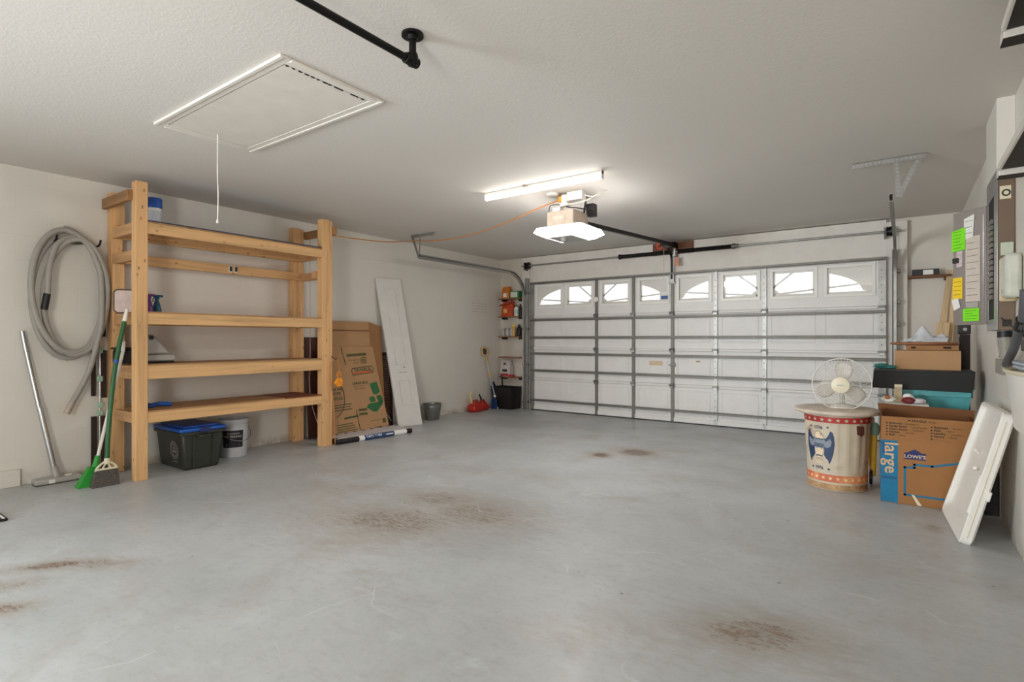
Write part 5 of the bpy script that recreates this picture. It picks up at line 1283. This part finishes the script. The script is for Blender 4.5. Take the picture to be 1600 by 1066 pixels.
# draped cloth
cl = MB(); n = 22; vs = []
for i in range(n+1):
    for j in range(n+1):
        u, v = i/n, j/n; x = .0+.29*u+.02*math.sin(v*5); y = 5.72+.22*v
        r = math.hypot((u-.40)/.30, (v-.45)/.45); h = 1.160+.13*max(0, 1-r*1.1)+.05*max(0, 1-math.hypot((u-.85)/.25, (v-.5)/.4))+.014*abs(math.sin(u*13+v*9))*math.sin(v*17+u*5)+.014
        if u < .08 or v < .05: h = max(1.158, h-.02)
        vs.append((x, y, h))
cl.add(vs, [(i*(n+1)+j, i*(n+1)+j+1, (i+1)*(n+1)+j+1, (i+1)*(n+1)+j) for i in range(n) for j in range(n)])
tag(part('draped_cloth', cl, CLOTH_W, None, solid=.003), 'white and blue cloth heaped in a peak on the round table top', 'cloth')
T = thing('narrow_crate', 'tall dark narrow crate standing between the stacked boxes and the right wall', 'crate', (.45, 6.3, 0)); part('sheet', MB().box(.40, .47, 6.16, 6.2, .002, 1.22), MAROON, T, .003); part('edge_strip', MB().box(.395, .40, 6.16, 6.2, .002, 1.2), BLACKP, T)
T = thing('black_gadget', 'black gadget with a silver knob on top of the tall narrow crate', 'gadget', (.43, 6.17, 1.222)); part('case', MB().box(.385, .47, 6.10, 6.2, 1.222, 1.31), BLACKP, T, .008); part('knob', MB().cyl((.43, 6.10, 1.265), (.43, 6.085, 1.265), .014, 14), GREYP, T)
# yellow bottle and wheel between can and box
T = thing('yellow_mop_wringer', 'yellow handled cleaning tool with black wheel between the tin can and the moving box', 'cleaning tool', (-.19, 5.33, 0))
part('body', MB().hexa([(-.225, 5.31, .06), (-.185, 5.31, .06), (-.185, 5.36, .06), (-.225, 5.36, .06)], [(-.24, 5.31, .46), (-.17, 5.31, .46), (-.17, 5.36, .46), (-.24, 5.36, .46)]), YELLOW_P, T, .012)
part('wheel', MB().lathe([(.01, -.012), (.055, -.010), (.058, 0), (.055, .010), (.01, .012)], (-.215, 5.29, .060), 24, 'x'), BLACKP, T); part('teal_cap', MB().lathe([(.03, 0), (.038, .03), (.038, .07), (.02, .10)], (-.195, 5.32, .40), 18), MINT, T); part('white_top', MB().lathe([(.018, 0), (.02, .03), (.012, .045)], (-.21, 5.32, .50), 14), WHITEP, T)
# black crate under the leaning tray
T = thing('black_crate', 'black plastic crate on the floor behind the white leaning tray', 'crate', (.47, 5.1, 0)); part('crate', open_box(MB(), [(.43, 4.84, .002), (.512, 4.84, .002), (.512, 5.35, .002), (.43, 5.35, .002)], [(.43, 4.84, .30), (.512, 4.84, .30), (.512, 5.35, .30), (.43, 5.35, .30)], .005), BLACKP, T); part('rim', MB().box(.422, .43, 4.84, 5.35, .285, .30), BLACKP, T)

# ---- white leaning moulded tray
WT = thing('white_plastic_tray', 'large white moulded plastic tray leaning on the right wall in front of the boxes', 'plastic tray', (.25, 4.43, 0))
c00, c01, c11, c10 = Vector((.262, 4.035, .004)), Vector((.215, 4.76, .004)), Vector((.425, 4.72, .772)), Vector((.453, 4.035, .772))
nw = ((c01-c00).cross(c10-c00)).normalized()
if nw.x > 0: nw = -nw           # outwards, towards the room
def wt(u, v, w_=0.0): return (c00*(1-u)+c01*u)*(1-v)+(c10*(1-u)+c11*u)*v+nw*w_
outer = rrect(1, 1, .05, 5); outer = [(a+.5, b+.5) for a, b in outer]
def ring(sx, sy, w_, cy=0.0): return [wt(.5+(a-.5)*sx, .5+cy+(b-.5)*sy, w_) for a, b in outer]
R_ = [ring(.97, .97, -.055), ring(1.0, 1.0, -.045), ring(1.0, 1.0, .0), ring(.985, .985, .006), ring(.95, .95, .004), ring(.91, .86, -.022, .035), ring(.87, .80, -.026, .035)]
m = len(outer); mb = MB(); mb.add([p for r in R_ for p in r], [(i*m+k, i*m+(k+1) % m, (i+1)*m+(k+1) % m, (i+1)*m+k) for i in range(len(R_)-1) for k in range(m)]+[tuple(range(m))[::-1], tuple((len(R_)-1)*m+k for k in range(m))])
part('shell', mb, WHITEP, WT)
part('side_seam', MB().tube([wt(-.002, .06, -.02), wt(-.002, .94, -.02)], .003, 6), CREAM, WT)
part('latch', MB().hexa([wt(-.02, .36, -.06), wt(.03, .36, -.06), wt(.03, .43, -.06), wt(-.02, .43, -.06)], [wt(-.02, .36, -.045), wt(.03, .36, -.045), wt(.03, .43, -.045), wt(-.02, .43, -.045)]), WHITEP, WT, .004)
for u, v, u2, v2 in ((.45, .50, .36, .52), (.60, .61, .58, .63)): part('peg', MB().tube([wt(u, v, -.022), wt(u2, v2, .0)], .009, 10), WHITEP, WT)
part('moulded_rib', MB().tube([wt(.22, .20, -.022), wt(.20, .50, -.022)], .010, 8), WHITEP, WT); part('moulded_rib', MB().tube([wt(.14, .62, -.022), wt(.16, .88, -.022)], .012, 8), WHITEP, WT)

# ---- breaker panel
BP = thing('breaker_panel', 'grey electrical breaker panel with open door covered in paper notes on the right wall', 'breaker panel', (.476, 4.42, 1.23))
px0, px1, py0, py1, pz0, pz1 = .437, XR-.001, 4.185, 4.655, 1.232, 2.163
part('cabinet', MB().box(px0+.006, px1, py0, py1, pz0, pz1), PANELB, BP, .003)
front = MB().box(px0, px0+.005, py0, py0+.13, pz0, pz1).box(px0, px0+.005, py1-.06, py1, pz0, pz1).box(px0, px0+.005, py0+.13, py1-.06, 2.04, pz1).box(px0, px0+.005, py0+.13, py1-.06, pz0, 1.30)
part('front_frame', front, ALU, BP, .002)
part('dead_front', MB().box(px0+.004, px0+.0055, py0+.13, py1-.06, 1.30, 2.04), DARKGAP, BP)
for k in range(14): part('breaker', MB().box(px0-.010, px0+.003, py0+.17, py0+.30, 1.42+.035*k, 1.448+.035*k), M('breaker_grey', (120, 110, 104), .5) if k == 0 else bpy.data.materials['breaker_grey'], BP, .002)
d0, d1 = Vector((.434, 4.652, 0)), Vector((.278, 4.842, 0))
dr_ = (d1-d0).normalized(); nd = Vector((-dr_.y, dr_.x, 0));
if nd.y > 0: nd = -nd
dw = (d1-d0).length
def dfn(u, v, w_=0.0): return d1-dr_*u+Vector((0, 0, v))+nd*w_      # u from the free edge to the hinge
dbox = lambda u0, u1, v0, v1, w0, w1: fbox(MB(), dfn, u0, u1, v0, v1, w0, w1)
door = part('panel_door', dbox(0, dw, 1.275, 2.045, -.012, 0), PANELG, BP, .003)
part('latch', dbox(.004, .05, 1.70, 1.735, .001, .012), BLACKP, door, .004)
part('screw_row', dbox(dw-.022, dw-.014, 1.35, 1.99, .0005, .002), ALU, door)
NOTEINK = M('note_ink', (74, 90, 44), .7)
def note(nm, lab, q, mt, w_=.003, lines=0):
    mb = MB()
    if lines:
        us = [p[0] for p in q]; vv = [p[1] for p in q]; u0, u1, v0, v1 = min(us), max(us), min(vv), max(vv)
        for r in range(lines):
            v = v1-(v1-v0)*(r+1)/(lines+1); strokes(mb, dfn, [(u0+(u1-u0)*.12, v), (u0+(u1-u0)*random.uniform(.6, .9), v)], .0028, w_+.0006)
    o = part(nm, MB().add([dfn(u, v, w_) for u, v in q]+[dfn(u, v, w_-.0012) for u, v in q], [(0, 1, 2, 3), (7, 6, 5, 4), (0, 4, 5, 1), (1, 5, 6, 2), (2, 6, 7, 3), (3, 7, 4, 0)]), mt, BP, smooth=False, extra=[(mb, NOTEINK)] if lines else ())
    o['label'] = lab
    return o
note('beige_chart', 'beige printed circuit chart', [(.098, 1.43), (.205, 1.43), (.205, 1.865), (.098, 1.865)], NOTE_P, .0025, 9)
note('white_card', 'white card with a curled corner', [(.088, 1.85), (.155, 1.86), (.165, 2.01), (.088, 1.99)], PAPER, .004, 3)
note('green_note', 'larger bright green paper note', [(-.004, 1.78), (.10, 1.785), (.10, 1.935), (-.004, 1.92)], NOTE_G, .0065, 6)
note('green_note', 'lower bright green paper note', [(.082, 1.30), (.20, 1.30), (.20, 1.385), (.082, 1.385)], NOTE_G, .0045, 4)
note('yellow_note', 'yellow paper note', [(.0, 1.455), (.075, 1.455), (.075, 1.60), (.0, 1.60)], NOTE_Y, .003, 4)
note('white_slip', 'small tilted white slip', [(.012, 1.375), (.062, 1.395), (.045, 1.46), (-.006, 1.45)], PAPER, .0055)
note('white_label', 'narrow pink and white label', [(.03, 1.67), (.075, 1.675), (.075, 1.78), (.03, 1.78)], M('pink_label', (206, 190, 190), .8, 0, .2, 40), .003)
note('grey_label', 'small grey label', [(.10, 1.39), (.19, 1.39), (.19, 1.425), (.10, 1.425)], GREYP, .003)
# stickers on the near side of the panel
part('qr_free_sticker', MB().box(.449, .498, py0-.002, py0-.0008, 1.985, 2.06), CREAM, BP, extra=[(MB().lathe([(.012, -.0008), (.020, -.0008)], (.477, py0-.002, 2.02), 20, 'y', False), BLACKINK)]).name = 'square_sticker'
part('pale_green_plate', MB().box(.452, .508, py0-.012, py0-.0008, 1.66, 1.735), M('pale_green_plate', (196, 204, 186), .5), BP, .003)
part('knockout', MB().box(.46, .50, py0-.002, py0-.001, pz0+.02, pz0+.06), BLACKP, BP)

# ---- appliance box at the right edge and wall shelves, wires
AP = thing('control_box', 'rounded pale green-white control box on the near side of the breaker panel', 'control box', (.48, 4.1, 1.52))
part('back_body', MB().box(.446, XR-.002, 4.13, 4.183, 1.395, 1.64), CREAM, AP, .008)
part('cream_band', MB().box(.447, XR-.002, 4.105, 4.13, 1.40, 1.64), M('yellowed_plastic', (214, 186, 130), .45), AP, .004)
part('front_cover', MB().box(.444, XR-.002, 3.93, 4.105, 1.405, 1.645), M('pale_green_white', (206, 208, 194), .4), AP, .022)
cf = plane_fn((.4435, 4.08, 1.435), (0, -1, 0), (0, 0, 1)); tx = MB(); put_text(tx, cf, '12', 0.02, 0, .03, bold=.03)
part('printed_number', tx, GREYINK, AP, smooth=False)
CB = thing('junction_box', 'small grey junction box under the breaker panel with a conduit', 'junction box', (.487, 4.35, 1.0))
part('box', MB().box(.458, XR-.001, 4.20, 4.46, .972, 1.06), M('grey_pvc', (142, 138, 128), .5), CB, .004)
part('conduit', MB().tube(smooth_path([(.49, 4.52, 1.23), (.488, 4.50, 1.16), (.487, 4.42, 1.10), (.487, 4.36, 1.055)]), .018, 12), M('grey_conduit', (150, 150, 148), .45), CB)
part('hub', MB().cyl((.487, 4.37, 1.05), (.487, 4.36, 1.075), .025, 14), GREYP, CB)
CD = thing('conduit', 'dark grey flexible conduit bending below the breaker panel', 'conduit', (.47, 4.1, 1.1))
part('pipe', MB().tube(smooth_path([(.478, 4.19, 1.035), (.472, 4.05, 1.07), (.472, 3.88, 1.13), (.478, 3.77, 1.215), (.482, 3.67, 1.29), (.482, 3.62, 1.42)]), .021, 12), M('dark_conduit', (88, 88, 92), .45), CD)
part('connector', MB().cyl((.479, 3.75, 1.235), (.4815, 3.685, 1.28), .027, 14), BLACKP, CD)
C2 = thing('conduit', 'wide grey pipe stub directly under the breaker panel', 'conduit', (.48, 4.32, 1.15)); part('pipe', MB().tube([(.48, 4.28, 1.231), (.484, 4.27, 1.14), (.487, 4.27, 1.062)], .028, 14), M('grey_pipe', (146, 142, 130), .5), C2); part('fitting', MB().cyl((.48, 4.28, 1.225), (.481, 4.278, 1.19), .034, 14), BLACKP, C2)
DB = thing('black_transformer', 'black plug transformer hanging by wires at the right edge', 'transformer', (.48, 3.7, 1.12)); part('case', MB().box(.475, XR-.001, 3.40, 3.70, 1.12, 1.18), BLACKP, DB, .006); part('lead', MB().tube(smooth_path([(.49, 3.69, 1.17), (.50, 3.85, 1.22), (.47, 4.05, 1.26), (.455, 4.16, 1.30)]), .004, 8), WIRE_B, DB)
WC = thing('wall_basket', 'white half-round wall basket with cream rim at the right edge below the conduit', 'basket', (.49, 3.7, .9))
arc = [(XR-.002-.085*math.sin(PI*k/16), 3.70+.42*math.cos(PI*k/16)) for k in range(17)]
part('rim', MB().tube([(x, y, 1.015) for x, y in arc], .011, 8), CREAM, WC)
bk = MB(); bk.add([(x, y, 1.01) for x, y in arc]+[(XR-.002-(XR-.002-x)*.6, 3.70+(y-3.70)*.8, .72) for x, y in arc], [(i, i+1, 18+i, 17+i) for i in range(16)]+[tuple(range(17, 34))])
part('body', bk, WHITEP, WC)
T = thing('hose_coil', 'pale blue-grey tubing coiled on top of the white wall basket', 'tubing', (.47, 3.72, 1.03))
for k in range(2): part('loop', MB().tube([(.484-.022*math.cos(2*PI*q/30), 3.64+(.24+.03*k)*math.sin(2*PI*q/30), 1.038+.020*k) for q in range(31)], .0095, 8), M('pale_blue_tube', (170, 178, 192), .35) if k == 0 else bpy.data.materials['pale_blue_tube'], T)
def wshelf(lab, yf, z, xf):
    T = thing('overhead_shelf', lab, 'shelf', (.45, yf-.6, z), 'dark shelves high on the right wall')
    part('board', MB().box(xf+.012, XR-.001, yf-1.3, yf-.02, z, z+.02), M('dark_shelf', (46, 40, 36), .7) if 'dark_shelf' not in bpy.data.materials else bpy.data.materials['dark_shelf'], T)
    part('front_lip', MB().box(xf, xf+.012, yf-1.3, yf, z-.006, z+.03), TRIM, T, .002)
    part('end_cleat', MB().box(xf+.004, XR-.001, yf-.02, yf+.07, z-.03, z+.02), TRIM, T, .003)
    part('cleat_underside_shade', MB().box(xf+.004, XR-.001, yf-.018, yf+.07, z-.034, z-.0305), bpy.data.materials['dark_shelf'], T)
wshelf('lower dark overhead shelf with white edge above the breaker panel', 3.86, 2.075, .405)
wshelf('upper dark overhead shelf with white edge at the top right corner', 2.96, 2.425, .322)

# small striped thing at the left frame edge
T = thing('striped_pad', 'small black and white striped pad on the floor at the left edge', 'pad', (-4.85, .93, 0))
part('pad', MB().box(-4.98, -4.72, .80, .955, .001, .018), BLACKP, T, .004); part('white_stripes', MB().box(-4.975, -4.725, .90, .912, .018, .0195).box(-4.975, -4.725, .93, .942, .018, .0195), PAPER, T)
